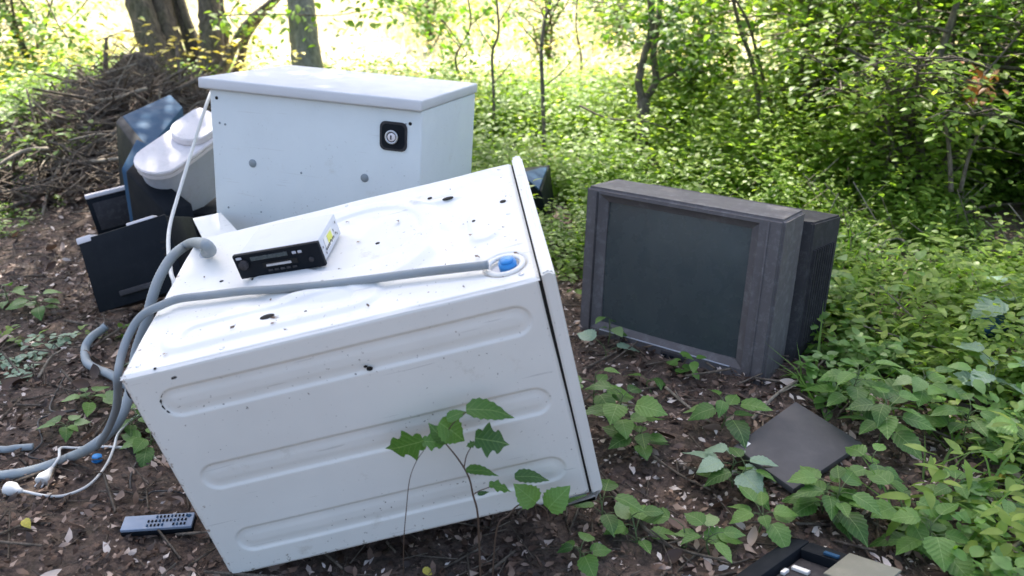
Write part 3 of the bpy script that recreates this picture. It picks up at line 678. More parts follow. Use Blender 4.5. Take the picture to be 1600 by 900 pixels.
P = spline([np.array(GG(*x))-np.array(bk.location) for x in ((100, 590, .01), (78, 640, .02), (118, 641, .02), (62, 655, .015), (66, 690, .01), (45, 712, .01), (70, 720, .01), (55, 735, .01))], 8)
MB().tube(P, .003, 6).build('wire', M_cordg, bk)
bk = empty('cable', GG(210, 740)); tag(bk, 'thin dark cable looping over soil above the remote control', 'cable')
P = spline([np.array(GG(*x))-np.array(bk.location) for x in ((228, 700, .01), (207, 735, .012), (205, 765, .008), (222, 782, .008), (240, 768, .012), (290, 772, .008), (330, 800, .0))], 8)
MB().tube(P, .0026, 6).build('wire', M_cordg, bk)
sc_ = empty('plastic_scrap', GG(1545, 515)); tag(sc_, 'dark blue-grey plastic scrap half hidden under pale leaves at the right edge', 'scrap')
hexa('shell', lo([GG(*p) for p in ((1518, 478, .12), (1560, 470, .12), (1590, 505, .10), (1535, 520, .10), (1518, 498, .0), (1560, 490, .0), (1590, 525, .0), (1535, 540, .0))], sc_), M_navy, sc_, .02)
# ================================================================ TREES
def tree_obj(name, base, label, cat='tree', group=None):
    t = empty(name, base); tag(t, label, cat, group); return t
def rel(t, P): return np.asarray(P, float)-np.array(t.location)
# --- multi-stem tree at the left
D = 7.2
t1 = tree_obj('tree', gp(-3.0, 7.1), 'thick dark multi-stemmed tree rising from the brush pile at upper left')
stems = [([(268, 175), (252, 110), (232, 50), (214, -5), (190, -90), (150, -260)], .13, .09), ([(282, 180), (274, 110), (260, 50), (248, -5), (235, -110), (225, -300)], .125, .08),
         ([(290, 180), (305, 105), (296, 60), (277, 5), (266, -60), (240, -260)], .07, .045), ([(318, 185), (328, 110), (330, 50), (326, -5), (330, -110), (350, -320)], .115, .08),
         ([(300, 150), (318, 90), (300, 50), (280, -10), (275, -60)], .045, .03), ([(330, 150), (352, 100), (385, 40), (432, -3), (500, -60)], .05, .026), ([(345, 150), (374, 100), (384, 60), (412, 20), (445, -15), (520, -120)], .04, .022), ([(340, 150), (354, 60), (345, 0), (340, -90)], .028, .02)]
for i, (pp, r0, r1) in enumerate(stems):
    P = spline([at(x, y, D+.15*((i*37) % 5-2)/2) for x, y in pp], 6)
    MB().tube(rel(t1, P), np.linspace(r0, r1, len(P)), 10, jit=.18).build('trunk', M_bark, t1)
t2 = tree_obj('tree', gp(-1.62, 6.6), 'single straight grey-green trunk standing behind the middle of the freezer')
P = spline([gp(-1.55, 6.6, -.05), at(480, 100, 6.6), at(470, 0, 6.62), at(462, -150, 6.8), at(455, -420, 7.2)], 8)
MB().tube(rel(t2, P), np.linspace(.135, .08, len(P)), 14, jit=.08).build('trunk', M_barkg, t2)
t2top = P[-1]; t1top = at(250, -300, D)
# --- forked sapling
t3 = tree_obj('sapling', gp(.80, 5.05), 'dark sapling forking in two above the television', 'sapling')
def limb(t, pts, dep, r0, r1, m=M_bark, n=8, name='branch', d2=None):
    k = len(pts); P = spline([at(x, y, dep+((d2 or dep)-dep)*i/(k-1)) for i, (x, y) in enumerate(pts)], 6)
    MB().tube(rel(t, P), np.linspace(r0, r1, len(P)), n, jit=.15).build(name, m, t); return P
limb(t3, [(1001, 285), (1003, 220), (1005, 165), (1004, 155)], 5.15, .045, .036, name='trunk')
limb(t3, [(1005, 160), (998, 130), (1006, 90), (1018, 45), (1016, 0), (1012, -80), (1000, -300)], 5.15, .026, .016)
limb(t3, [(1004, 160), (1024, 128), (1021, 85), (1027, 43), (1032, 0), (1042, -80), (1060, -260)], 5.2, .024, .015)
limb(t3, [(1024, 128), (1045, 118), (1068, 108), (1100, 112)], 5.2, .012, .005)
limb(t3, [(1025, 50), (1050, 30), (1075, -20)], 5.2, .014, .008)
SAPL = []
for (pp, dep, r, lab) in (([(851, 240), (848, 150), (846, 83), (851, 33), (861, -5), (875, -120)], 5.2, .014, 'thin dark sapling stem between the freezer and the forked sapling'),
                          ([(772, 190), (771, 140), (769, 85), (779, 50), (776, 0), (770, -80)], 5.6, .011, 'slender pale sapling just right of the freezer, against the bright meadow'),
                          ([(722, 130), (712, 90), (735, 40), (728, -20)], 6.2, .010, 'thinnest bent sapling rising behind the freezer lid corner'),
                          ([(905, 140), (908, 90), (900, 40), (905, -30)], 7.5, .012, 'faint far sapling against the meadow left of the forked sapling')):
    tt = tree_obj('sapling', at(*pp[0], dep)*[1, 1, 0], lab, 'sapling')
    SAPL.append((tt, limb(tt, pp, dep, r, r*.6, name='trunk')))
    P = SAPL[-1][1]
    for k in range(3):
        q = P[int(len(P)*(.25+.2*k))]; e = q+np.array([(-1)**k*(.12+.1*rng.rand()), rng.randn()*.1, .22]); MB().tube(rel(tt, [q, (q+e)/2+[0, 0, -.02], e]), [.005, .004, .002], 5).build('branch', M_bark, tt)
# --- crowns
def crown(t, cen, rad, nl, size, m, T=T_mid, vlo=.1, vhi=.95, ncl=160, sig=.25, root=None, name='crown', branches=True, vfun=None):
    cl = rng.randn(ncl, 3); cl /= np.linalg.norm(cl, axis=1)[:, None]; cl *= (rng.rand(ncl)**.45)[:, None]; cl = cl*rad+cen
    k = rng.randint(0, ncl, nl); P = cl[k]+rng.randn(nl, 3)*sig; cv = rng.rand(ncl)
    v = vlo+(vhi-vlo)*np.clip(.55*rng.rand(nl)+.45*cv[k], 0, 1)
    if branches and root is not None:
        b = MB()
        for c in cl[:min(ncl, 70)]:
            mid = (root+c)/2+rng.randn(3)*.15; mid[2] -= .1; b.tube(rel(t, spline([root, mid, c], 4)), np.linspace(.03, .006, 9), 5, False)
        b.build('limbs', M_bark, t)
    o = scat(name, T, P-np.array(t.location), rdir(nl, -.8, .3), size*(.6+.7*rng.rand(nl)), v, m, (rng.rand(nl)-.5)*1.6, parent=t); o['kind'] = 'stuff'
    return o
# high crowns (above the frame) that shade the dump
crown(t1, np.array([-2.9, 5.5, 5.8]), np.array([2.3, 1.9, 1.6]), 9500, .12, M_canopy, T_far, ncl=240, sig=.28, root=t1top)
crown(t2, np.array([-.3, 5.4, 5.9]), np.array([2.2, 1.9, 1.6]), 9500, .12, M_canopy, T_far, ncl=240, sig=.28, root=t2top)
t4 = tree_obj('tree', gp(3.4, 7.6), 'tall tree whose trunk stands hidden behind the shrubs at upper right')
P = spline([gp(3.4, 7.6, -.1), np.array([3.35, 7.7, 1.5]), np.array([3.2, 7.9, 3.2]), np.array([3.0, 8.2, 5.0])], 6); MB().tube(rel(t4, P), np.linspace(.14, .07, len(P)), 10, jit=.1).build('trunk', M_bark, t4)
crown(t4, np.array([3.4, 8.9, 5.6]), np.array([1.8, 1.8, 1.5]), 2600, .12, M_canopy, T_far, ncl=240, sig=.28, root=P[-1])
# --- leaf sprays seen in the frame
def spray(t, pxs, dep, n, spread, size, m, vlo, vhi, T=T_mid, twig=True):
    """a drooping branch through pixel points with leaves on side twigs"""
    P = spline([at(x, y, dep+rng.randn()*.05) for x, y in pxs], 8)
    if twig: MB().tube(rel(t, P), np.linspace(.007, .002, len(P)), 5).build('branch', M_bark, t)
    k = rng.randint(0, len(P), n); off = rng.randn(n, 3)*[spread, spread, spread*.7]; Q = P[k]+off
    v = vlo+(vhi-vlo)*rng.rand(n)
    o = scat('foliage', T, Q-np.array(t.location), rdir(n, -.7, .2), size*(.6+.7*rng.rand(n)), v, m, (rng.rand(n)-.5)*1.2, parent=t); o['kind'] = 'stuff'
spray(t1, [(330, 25), (420, 22), (520, 24), (600, 12), (690, 18)], 6.4, 260, .13, .07, M_leaf, .4, 1)
spray(t1, [(560, -20), (640, 10), (720, 30), (780, 20)], 6.6, 230, .16, .07, M_leafy, .1, .8)
spray(t1, [(150, -20), (120, 20), (75, 60), (55, 110)], 6.5, 160, .16, .06, M_leafy, .2, .9)
spray(t1, [(60, -30), (95, 45), (130, 80), (150, 95)], 6.2, 200, .15, .06, M_leaf, .5, 1)
spray(t1, [(380, -10), (360, 30), (400, 60), (420, 80)], 6.8, 120, .1, .06, M_leafy, .2, .9)
spray(t2, [(520, 110), (560, 90), (610, 100), (650, 110)], 7.0, 90, .07, .05, M_leafy, .2, .9, twig=False)
spray(t2, [(690, 30), (720, 70), (740, 100)], 6.0, 140, .13, .055, M_leafy, .1, .7)
for (tt, P), n in zip(SAPL, (90, 100, 90, 120)):
    k = rng.randint(len(P)//4, len(P), n); Q = P[k]+rng.randn(n, 3)*.12
    scat('foliage', T_mid, Q-np.array(tt.location), rdir(n, -.6, .3), .03+.035*rng.rand(n), .2+.7*rng.rand(n), M_leafy, parent=tt)['kind'] = 'stuff'
n = 520; Pc = [at(x, y, 5.1) for x, y in ((1010, 20), (1035, 10), (985, 45), (1060, 40), (1085, 30), (1030, 60), (1060, 105), (1090, 60), (1000, -30), (1055, 75), (1110, 100), (1100, -10))]
k = rng.randint(0, len(Pc), n); Q = np.array(Pc)[k]+rng.randn(n, 3)*[.10, .15, .07]
scat('foliage', T_near, Q-np.array(t3.location), rdir(n, -.6, .2), .035+.04*rng.rand(n), .05+.75*rng.rand(n), M_leaf, (rng.rand(n)-.5), parent=t3)['kind'] = 'stuff'
# --- shrubs at the right
def shrub(base, hgt, spread, nst, nl, size, m, label, vlo=.05, vhi=.95, lo=.0, T=T_near):
    t = empty('shrub', base); tag(t, label, 'shrub'); b = MB(); tips = []
    for i in range(nst):
        a = rng.rand()*2*np.pi; e = np.array([math.cos(a)*spread*(.4+.7*rng.rand()), math.sin(a)*spread*(.4+.6*rng.rand()), hgt*(.6+.45*rng.rand())])
        P = spline([np.zeros(3), e*[.25, .25, .45]+rng.randn(3)*.05, e*[.6, .6, .8]+rng.randn(3)*.05, e], 5)
        b.tube(P, np.linspace(.016, .004, len(P)), 5, False)
        for j in range(2, len(P)):
            for _ in range(2):
                d = rng.randn(3)*.5; d[2] = abs(d[2])*.2-.05; d = d/np.linalg.norm(d)*(.2+.35*rng.rand())*spread; Q = P[j]+d
                b.tube([P[j], P[j]+d*.55+[0, 0, .03], Q], [.005, .0035, .0015], 4, False); tips.append((P[j], Q))
    b.build('stems', M_bark, t); tips = np.array(tips); k = rng.randint(0, len(tips), nl); u = rng.rand(nl)[:, None]**.7
    Q = tips[k, 0]*(1-u)+tips[k, 1]*u+rng.randn(nl, 3)*.045; dv = rng.rand(len(tips))[k]
    d = (tips[k, 1]-tips[k, 0]); d /= np.linalg.norm(d, axis=1)[:, None]; d = d+rdir(nl, -.5, .3)*.9
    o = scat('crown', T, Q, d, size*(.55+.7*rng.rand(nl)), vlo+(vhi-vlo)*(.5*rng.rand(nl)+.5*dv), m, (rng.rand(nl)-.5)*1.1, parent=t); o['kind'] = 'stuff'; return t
s1 = shrub(gp(1.75, 5.2), 1.45, .85, 11, 6500, .052, M_leafs, 'leafy green shrub directly right of the forked sapling, its thin twin stems bare below', .15, 1)
limb(s1, [(1190, 215), (1187, 170), (1176, 100), (1160, 55), (1148, 10), (1135, -60)], 5.0, .018, .010)
s2 = shrub(gp(2.55, 4.9), 1.5, 1.0, 13, 8500, .052, M_leafs, 'dense green hazel shrub with crooked dark limb in the upper right', .02, .85)
limb(s2, [(1392, 215), (1405, 198), (1434, 165), (1450, 122), (1468, 85), (1482, 46), (1496, 0), (1515, -90)], 4.3, .026, .014, n=10)
limb(s2, [(1325, 76), (1350, 90), (1382, 98), (1418, 104), (1464, 102), (1500, 95), (1545, 103), (1600, 108)], 4.28, .008, .010)
limb(s2, [(1482, 50), (1455, 42), (1435, 42)], 4.25, .010, .004)
s3 = shrub(gp(3.05, 4.4), 1.35, .8, 10, 6000, .052, M_leafs, 'dark green shrub filling the top right corner of the picture', .0, .75)
s4 = shrub(gp(2.1, 4.2), .85, .7, 10, 3000, .046, M_leafs, 'low bright green bush in front of hazel shrub, right of the television top', .25, 1)
s5 = shrub(gp(2.75, 3.7), .95, .6, 9, 2600, .046, M_leafs, 'low loose bush with brown stems at the right edge, level with the television top', .1, .9)
limb(s5, [(1486, 300), (1484, 250), (1480, 212), (1470, 168)], 3.9, .012, .007, M_twig)
limb(s5, [(1500, 300), (1515, 240), (1535, 200), (1560, 170)], 3.9, .010, .005, M_twig)
n = 60; Q = np.array([at(1530+rng.randn()*16, 130+rng.randn()*12, 3.95+.1*rng.randn()) for _ in range(n)])
o = scat('withered_leaves', T_near, Q-np.array(s5.location), rdir(n, -.9, -.2), .03+.03*rng.rand(n), rng.rand(n), M_rust, parent=s5); o['kind'] = 'stuff'
s6 = shrub(gp(4.3, 5.6), 1.6, 1.3, 12, 4200, .075, M_leaf, 'tall green shrub beyond the right edge of the picture', .1, .9)
s12 = shrub(gp(1.35, 6.4), 1.2, .8, 10, 3800, .06, M_leafs, 'light green bush between forked sapling and hazel shrub, behind both', .3, 1)
s13 = shrub(gp(2.2, 6.2), 1.5, .9, 11, 5200, .06, M_leafs, 'bright leafy bush filling the gap behind the hazel shrub', .2, 1)
s14 = shrub(gp(3.4, 5.9), 1.6, 1.0, 11, 5200, .06, M_leafs, 'bright leafy bush behind the shrub of the top right corner', .1, .9)
s7 = shrub(gp(2.6, 7.2), 2.2, 1.1, 10, 3600, .075, M_leafy, 'sunlit yellow-green shrub glimpsed behind the upper right shrubs', .0, .8)
s8 = shrub(gp(.35, 8.6), 1.0, .5, 6, 700, .06, M_leafy, 'small sunlit bush out in the bright meadow behind the thin saplings', .0, .8)
s9 = shrub(gp(-4.6, 8.2), 1.6, .8, 8, 1500, .07, M_leafy, 'sunlit bush beyond the brush pile near upper left corner', .0, .8)
s10 = shrub(gp(-1.0, 10.5), 1.1, .7, 6, 700, .07, M_leafy, 'sunlit bush far out in the meadow above the freezer lid', .0, .8)
s11 = shrub(gp(1.2, 10.5), 1.3, .9, 8, 1200, .07, M_leafy, 'sunlit bush far out in the meadow behind forked sapling', .0, .8)
# ================================================================ UNDERGROWTH (nobody could count it)
def plants(name, pos, hts, tiers, per, size, m, label, cat, T=T_mid, vlo=.1, vhi=.9, stemm=None):
    n = len(pos); Ps, Ds, Sz, Vs = [], [], [], []
    base = rng.rand(n); lean_ = rng.randn(n, 2)*.25
    for t_ in range(tiers):
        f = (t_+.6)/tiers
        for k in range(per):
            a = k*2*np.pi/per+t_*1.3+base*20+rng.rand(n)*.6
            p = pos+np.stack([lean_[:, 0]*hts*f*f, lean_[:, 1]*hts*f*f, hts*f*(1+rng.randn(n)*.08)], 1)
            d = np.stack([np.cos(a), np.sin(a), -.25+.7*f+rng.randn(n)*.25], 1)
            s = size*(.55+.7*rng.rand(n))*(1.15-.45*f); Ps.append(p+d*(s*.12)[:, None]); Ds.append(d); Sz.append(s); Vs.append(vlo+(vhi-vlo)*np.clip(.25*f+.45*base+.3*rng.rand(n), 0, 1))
    o = scat(name, T, np.concatenate(Ps), np.concatenate(Ds), np.concatenate(Sz), np.concatenate(Vs), m, (rng.rand(n*tiers*per)-.5)*.9)
    tag(o, label, cat, kind='stuff')
    return o
def sample(n, x0, x1, y0, y1, dens):
    x = x0+(x1-x0)*rng.rand(n); y = y0+(y1-y0)*rng.rand(n); k = rng.rand(n) < dens(x, y); x, y = x[k], y[k]
    return np.stack([x, y, gh(x, y)], 1)
def clear(x, y):
    """no plants inside the solid things"""
    m = np.ones_like(x)
    for (M_, T_, a, b_, c, d) in ((WM, WT, -.02, .89, -.03, .64), (FM, FT, 0, .82, 0, .63), (TM, TT, -.70, .03, -.03, .46)):
        lx = (x-T_[0])*M_[0, 0]+(y-T_[1])*M_[1, 0]; ly = (x-T_[0])*M_[0, 1]+(y-T_[1])*M_[1, 1]
        m = m*(1-((lx > a) & (lx < b_) & (ly > c) & (ly < d)))
    bc2 = (BP[0]+BP[2])/2; m = m*(np.hypot(x-bc2[0], y-bc2[1]+.05) > .30)
    m = m*(np.hypot(x-.72, y-1.40) > .27)
    m = m*(1-((x > -2.35) & (x < -1.2) & (y > 2.7) & (y < 4.5)))
    return m
GAPS = [(*G(1405, 410)[:2], .22), (*G(1530, 672)[:2], .14), (*G(1500, 790)[:2], .10), (*G(1545, 345)[:2], .22), (*G(1330, 560)[:2], .10), (*G(1440, 530)[:2], .10)]
def d_near(x, y):
    e = np.clip((x-(1.15-.1*(y-2)))/.35, 0, 1)*np.clip((y-1.85)/.3, 0, 1)      # right mass
    e = np.maximum(e, np.clip((y-3.15)/.3, 0, 1)*(x > -.4))                        # behind television
    e = np.maximum(e, .9*np.clip((x-.62)/.1, 0, 1)*(y > 2.75))
    e = np.maximum(e, .8*((x > .22)&(x < .55)&(y > 2.9)))
    pt = vn(x, y, 3.2, 8); e = e*np.clip((pt-.30)*5, .06, 1)
    e = np.maximum(e, .30*(x > .75)*np.clip((pt-.5)*5, 0, 1))
    for gx, gy, gr in GAPS: e = e*(1-.95*np.exp(-((x-gx)**2+(y-gy)**2)/gr**2))
    return e*clear(x, y)
T_nar = tmpl_leaf(6, .17, .35, .12); T_rnd = tmpl_leaf(6, .42, .2, .1)
hf_ = lambda P_: .03+.30*rng.rand(len(P_))**1.6*(.3+1.1*vn(P_[:, 0], P_[:, 1], 2.1, 9))
P_ = sample(8500, -.4, 3.4, 2.0, 4.9, d_near)
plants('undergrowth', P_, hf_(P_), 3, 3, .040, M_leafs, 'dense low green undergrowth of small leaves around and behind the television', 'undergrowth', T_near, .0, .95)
P_ = sample(6000, -.4, 3.4, 1.3, 4.9, lambda x, y: d_near(x, y)*np.clip((vn(x, y, 1.9, 31)-.35)*5, 0, 1))
plants('lanceolate_undergrowth', P_, hf_(P_)*1.3, 5, 2, .065, M_leafs, 'narrow-leaved green weeds among the undergrowth at right', 'weeds', T_nar, .2, 1)
P_ = sample(5000, -.4, 3.4, 1.3, 4.9, lambda x, y: d_near(x, y)*np.clip((vn(x, y, 2.3, 33)-.45)*5, 0, 1))
plants('round_leaved_undergrowth', P_, hf_(P_)*.6, 2, 4, .026, M_leafs, 'tiny round-leaved ground cover in patches at right', 'ground cover', T_rnd, .3, 1)
P_ = sample(1700, .5, 3.4, 1.3, 3.4, lambda x, y: d_near(x, y)*np.clip((vn(x, y, 2.9, 35)-.4)*4, 0, 1))
plants('broad_leaved_undergrowth', P_, hf_(P_)*1.1, 3, 3, .066, M_leafn, 'scattered broader leaves among the undergrowth at right', 'undergrowth', T_near, .0, .8)
P_ = sample(1500, .3, 3.4, 1.5, 5.0, lambda x, y: d_near(x, y)*np.clip((vn(x, y, 3.3, 37)-.4)*4, 0, 1)); n = len(P_)
tag(scat('dead_stalks', T_stick, P_+[0, 0, .05], rdir(n, -.1, 1.6), .10+.22*rng.rand(n), rng.rand(n), M_twigp, wid=np.full(n, .35)), 'dry pale stalks standing and leaning in the undergrowth', 'stalks', kind='stuff')
P_ = sample(7500, -1.2, 4.6, 4.3, 6.5, lambda x, y: np.clip((vn(x, y, 1.3, 4)-.15)*3, .25, 1)*clear(x, y))
hts = .12+.36*rng.rand(len(P_))**1.5+.20*vn(P_[:, 0], P_[:, 1], 1.2, 9)
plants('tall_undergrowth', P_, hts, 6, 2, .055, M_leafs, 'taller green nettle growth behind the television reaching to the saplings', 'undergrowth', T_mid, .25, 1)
P_ = sample(4200, -1.8, 5.0, 5.6, 7.4, lambda x, y: np.clip((vn(x, y, 1.3, 5)-.2)*3, .15, 1))
plants('sunny_undergrowth', P_, .14+.24*rng.rand(len(P_)), 4, 3, .07, M_leafy, 'yellow-green sunlit weeds along the edge of the meadow', 'weeds', T_mid, .1, 1)
P_ = sample(6500, -5.6, -2.5, 4.3, 8.6, lambda x, y: np.clip((vn(x, y, 1.3, 6)-.2)*3, .2, 1)*np.clip(((-x-2.35)*1.6+(y-4.7)*.9), 0, 1)*(((x-PX-.25)/.7)**2+((y-PY)/.9)**2 > .9))
plants('grassy_weeds', P_, .10+.25*rng.rand(len(P_)), 3, 3, .07, M_leafy, 'sunlit green weeds at the left edge beyond the brush pile', 'weeds', T_mid, .0, .95)
P_ = sample(1500, -3.2, -.55, 1.9, 4.6, lambda x, y: (vn(x, y, 2.6, 7) > .56)*.8*clear(x, y))
plants('ground_ivy', P_, .02+.06*rng.rand(len(P_)), 2, 3, .038, M_leaf, 'small green ground plants dotted over the leaf litter at left', 'ground plants', T_near, .3, 1)
P_ = sample(900, -2.4, -.95, 2.2, 3.5, lambda x, y: np.clip((vn(x, y, 6, 7)-.5)*4, 0, 1)*clear(x, y))
plants('pale_ground_leaves', P_, .01+.03*rng.rand(len(P_)), 1, 3, .042, M_leafp, 'pale grey-green leaves lying low beneath the black case', 'ground plants', T_near, .2, 1)
P_ = sample(700, 1.7, 3.9, 3.4, 4.8, lambda x, y: np.clip((vn(x, y, 1.9, 41)-.3)*4, 0, 1)*((y-3.2)*.9+(x-1.7)*.3 > .5))
plants('tall_weeds', P_, .25+.55*rng.rand(len(P_)), 8, 2, .050, M_leafs, 'tall leafy weeds standing in front of the shrubs at right', 'weeds', T_near, .2, 1)
# grass tufts right
P_ = sample(2600, .6, 3.2, 1.3, 4.4, lambda x, y: np.clip((vn(x, y, 2.2, 3)-.5)*4, .05, 1)*clear(x, y)*(x > .9)); n = len(P_)
tag(scat('grass_tufts', T_blade, P_, rdir(n, .8, 2.2), .10+.16*rng.rand(n), .1+.4*rng.rand(n), M_leafy, None, wid=np.full(n, 1.6)), 'thin green grass blades among the undergrowth at right', 'grass', kind='stuff')
# meadow
P_ = sample(60000, -9, 10, 6.0, 20, lambda x, y: np.clip((y-5.8)/2, 0, 1)*(.25+.75*np.clip((vn(x, y, .7, 2)-.25)*3, 0, 1))); n = len(P_)
tag(scat('meadow_grass', T_blade, P_, rdir(n, 1.0, 3.0), .16+.28*rng.rand(n), np.clip(.25+.5*vn(P_[:, 0], P_[:, 1], .5, 1)+.3*rng.rand(n), 0, 1), M_grass, None, wid=np.full(n, 3.2)), 'pale sunlit meadow grass beyond the trees', 'grass', kind='stuff')
P_ = sample(2600, -6, 4, 5.4, 9, lambda x, y: (vn(x, y, .8, 11) > .5)*.7+.08); n = len(P_); P_[:, 2] += .3+.22*rng.rand(n)
tag(scat('meadow_flowers', T_far, P_, rdir(n, -.2, .6), .04+.04*rng.rand(n), rng.rand(n), M_flower), 'scattered yellow meadow flowers beyond the saplings', 'flowers', kind='stuff')
# ================================================================ LITTER
P_ = sample(105000, -3.4, 1.9, .9, 5.2, lambda x, y: (.35+.65*vn(x, y, 6, 12))*np.clip(1.25-.25*(y-1), .25, 1)); n = len(P_); P_[:, 2] += .004+.010*rng.rand(n)
v = rng.rand(n)**1.7; v = v*(.75+.5*vn(P_[:, 0], P_[:, 1], 3, 13)); r2 = rng.rand(n) < .09; v[r2] = .85+.15*rng.rand(r2.sum())
tag(scat('leaf_litter', T_flake, P_, rdir(n, -.3, .45), .008+.028*rng.rand(n)**2.2, v, M_litter, (rng.rand(n)-.5)*1.4), 'brown leaf litter and bark chips covering the forest floor', 'leaf litter', kind='stuff')
P_ = sample(900, -3.0, 1.8, .9, 4.5, lambda x, y: .5+.5*vn(x, y, 3, 40)); n = len(P_); P_[:, 2] += .012
T_dead = tmpl_leaf(7, .3, -.35, .45)
tag(scat('whole_dead_leaves', T_dead, P_, rdir(n, -.2, .3), .03+.035*rng.rand(n), rng.rand(n)*.95, M_litter, (rng.rand(n)-.5)*2.4), 'whole curled dead leaves lying on the litter', 'leaf litter', kind='stuff')
P_ = sample(14000, -3.4, 1.9, .9, 5.0, lambda x, y: .3+.7*vn(x, y, 5, 14)); n = len(P_); P_[:, 2] += .008
tag(scat('twigs', T_stick, P_, rdir(n, -.1, .25), .03+.14*rng.rand(n)**2.5, rng.rand(n), M_twig, wid=np.clip(.5+rng.rand(n), 0, 2)*.9), 'fine dead twigs strewn over the leaf litter', 'twigs', kind='stuff')
P_ = sample(9000, -2.6, 1.6, 1.0, 3.6, lambda x, y: .4+.6*vn(x, y, 8, 15)); n = len(P_)
CR = (np.array([[1, 0, 0], [-.5, .87, 0], [-.5, -.87, 0], [.1, 0, 1.]])*.5, np.array([[0, 1, 3], [1, 2, 3], [2, 0, 3]]), np.zeros((0, 4), int))
tag(scat('soil_crumbs', CR, P_, rdir(n, -.3, .3), .006+.014*rng.rand(n)**2, rng.rand(n)**2*.7, M_litter), 'dark soil crumbs and bark bits between the dead leaves', 'soil', kind='stuff')
# fallen branches (each its own)
for pts, r0, m, lab in (
    ([(0, 330), (60, 305), (120, 268), (178, 240)], .012, M_twig, 'long dead branch slanting up across the brush at far left'),
    ([(80, 255), (150, 252), (215, 244)], .016, M_twigp, 'pale horizontal stick poking from the brush behind the dark monitor'),
    ([(1175, 655), (1215, 615), (1262, 585), (1290, 560)], .006, M_twigp, 'thin pale stalk leaning on the ground under the television corner'),
    ([(1040, 605), (1075, 635), (1110, 660)], .005, M_twigp, 'short straight pale twig in the soil below the television'),
    ([(985, 640), (1010, 700), (1060, 740), (1110, 765)], .005, M_twig, 'brown twig curving between the leafy plants right of washing machine'),
    ([(935, 745), (985, 800), (1040, 850), (1150, 880)], .006, M_twig, 'long dark bent twig on the soil near the lower right machine corner'),
    ([(1340, 405), (1400, 372), (1440, 400), (1500, 395)], .007, M_twigp, 'pale arching dead stem in the green right of the television'),
    ([(1480, 340), (1545, 322), (1600, 318)], .010, M_twig, 'dark fallen branch at right edge above the pale leaves'),
    ([(905, 165), (950, 185), (1010, 190), (1060, 210)], .007, M_twig, 'thin dead branch hanging across in front of the forked sapling'),
    ([(60, 590), (78, 560), (100, 545)], .005, M_twigp, 'small forked pale twig on the soil at left'),
    ([(1560, 880), (1590, 850), (1640, 835)], .006, M_twigp, 'pale stalk at the bottom right corner')):
    off = .03 if pts[0][0] > 1300 or pts[0][0] < 30 else .014
    hang = pts[0] == (905, 165)
    P = spline([(at(x, y, 4.9) if hang else GG(x, y, off*(1+(i % 2)))) for i, (x, y) in enumerate(pts)], 7)
    t = empty('fallen_branch', P[0]); tag(t, lab, 'branch')
    MB().tube(rel(t, P), np.linspace(r0, r0*.5, len(P)), 7, jit=.3).build('stick', m, t)
    for k in range(2):
        q = P[int(len(P)*(.35+.3*k))]; d = rng.randn(3)*.5; d[2] = abs(d[2])*.5; d = d/np.linalg.norm(d)*r0*9
        MB().tube(rel(t, [q, q+d*.6, q+d+[0, 0, .004]]), [r0*.5, r0*.35, r0*.2], 5).build('side_twig', m, t)
# brush pile
bp = empty('brush_pile', gp(PX, PY)); tag(bp, 'tangled brown heap of dead branches and roots at the foot of multi-stemmed tree', 'brush pile')
for i in range(150):
    a = rng.rand()*2*np.pi; r = rng.rand()**.6; x, y = PX+.85*r*math.cos(a)+.2, PY+1.25*r*math.sin(a)-.35
    c = gp(x, y, .02+.14*rng.rand()); L_ = .22+.5*rng.rand(); d = rng.randn(3); d[2] *= .35; d /= np.linalg.norm(d)
    P = spline([c-d*L_*.5, c+rng.randn(3)*.05, c+d*L_*.5+rng.randn(3)*.04], 4); r0 = .006+.014*rng.rand()**2
    MB().tube(rel(bp, P), np.linspace(r0, r0*.4, len(P)), 5, jit=.3).build('branch', M_twig if rng.rand() < .72 else M_twigp, bp)
n = 6000; a = rng.rand(n)*2*np.pi; r = rng.rand(n)**.6; x = PX+.9*r*np.cos(a)+.2; y = PY+1.3*r*np.sin(a)-.35
Q = np.stack([x, y, gh(x, y)+.01+.12*rng.rand(n)], 1)
scat('twig_tangle', T_stick, Q-np.array(bp.location), rdir(n, -.7, .7), .06+.22*rng.rand(n)**1.5, rng.rand(n), M_twig, wid=np.full(n, .8), parent=bp)['kind'] = 'stuff'
n = 5000; a = rng.rand(n)*2*np.pi; r = rng.rand(n)**.6; x = PX+.9*r*np.cos(a)+.2; y = PY+1.3*r*np.sin(a)-.35; Q = np.stack([x, y, gh(x, y)+.01+.08*rng.rand(n)], 1)
scat('dead_leaves', T_flake, Q-np.array(bp.location), rdir(n, -.5, .5), .02+.04*rng.rand(n), rng.rand(n)**1.5*.8, M_litter, (rng.rand(n)-.5)*2, parent=bp)['kind'] = 'stuff'
for pts, r0 in (([(170, 135), (165, 105), (166, 60)], .025), ([(118, 105), (135, 130), (150, 160), (150, 175)], .035), ([(100, 180), (125, 165), (150, 150), (175, 120)], .02), ([(180, 150), (215, 142), (240, 140)], .025), ([(130, 170), (200, 168), (260, 120)], .022), ([(170, 125), (200, 95), (228, 90), (250, 110)], .05), ([(200, 115), (225, 100), (245, 120)], .06)):
    P = spline([at(x, y, 6.0) for x, y in pts], 6); MB().tube(rel(bp, P), np.linspace(r0, r0*.45, len(P)), 7, jit=.4).build('branch', M_twig, bp)
n = 170; Pc = [at(x, y, 6.1) for x, y in ((175, 110), (200, 100), (225, 100), (240, 125), (160, 140))]; k = rng.randint(0, 5, n)
scat('root_ball', T_stick, np.array(Pc)[k]+rng.randn(n, 3)*.1-np.array(bp.location), rdir(n, -1, 1), .08+.14*rng.rand(n), rng.rand(n), M_twig, wid=np.full(n, 1.1), parent=bp)['kind'] = 'stuff'
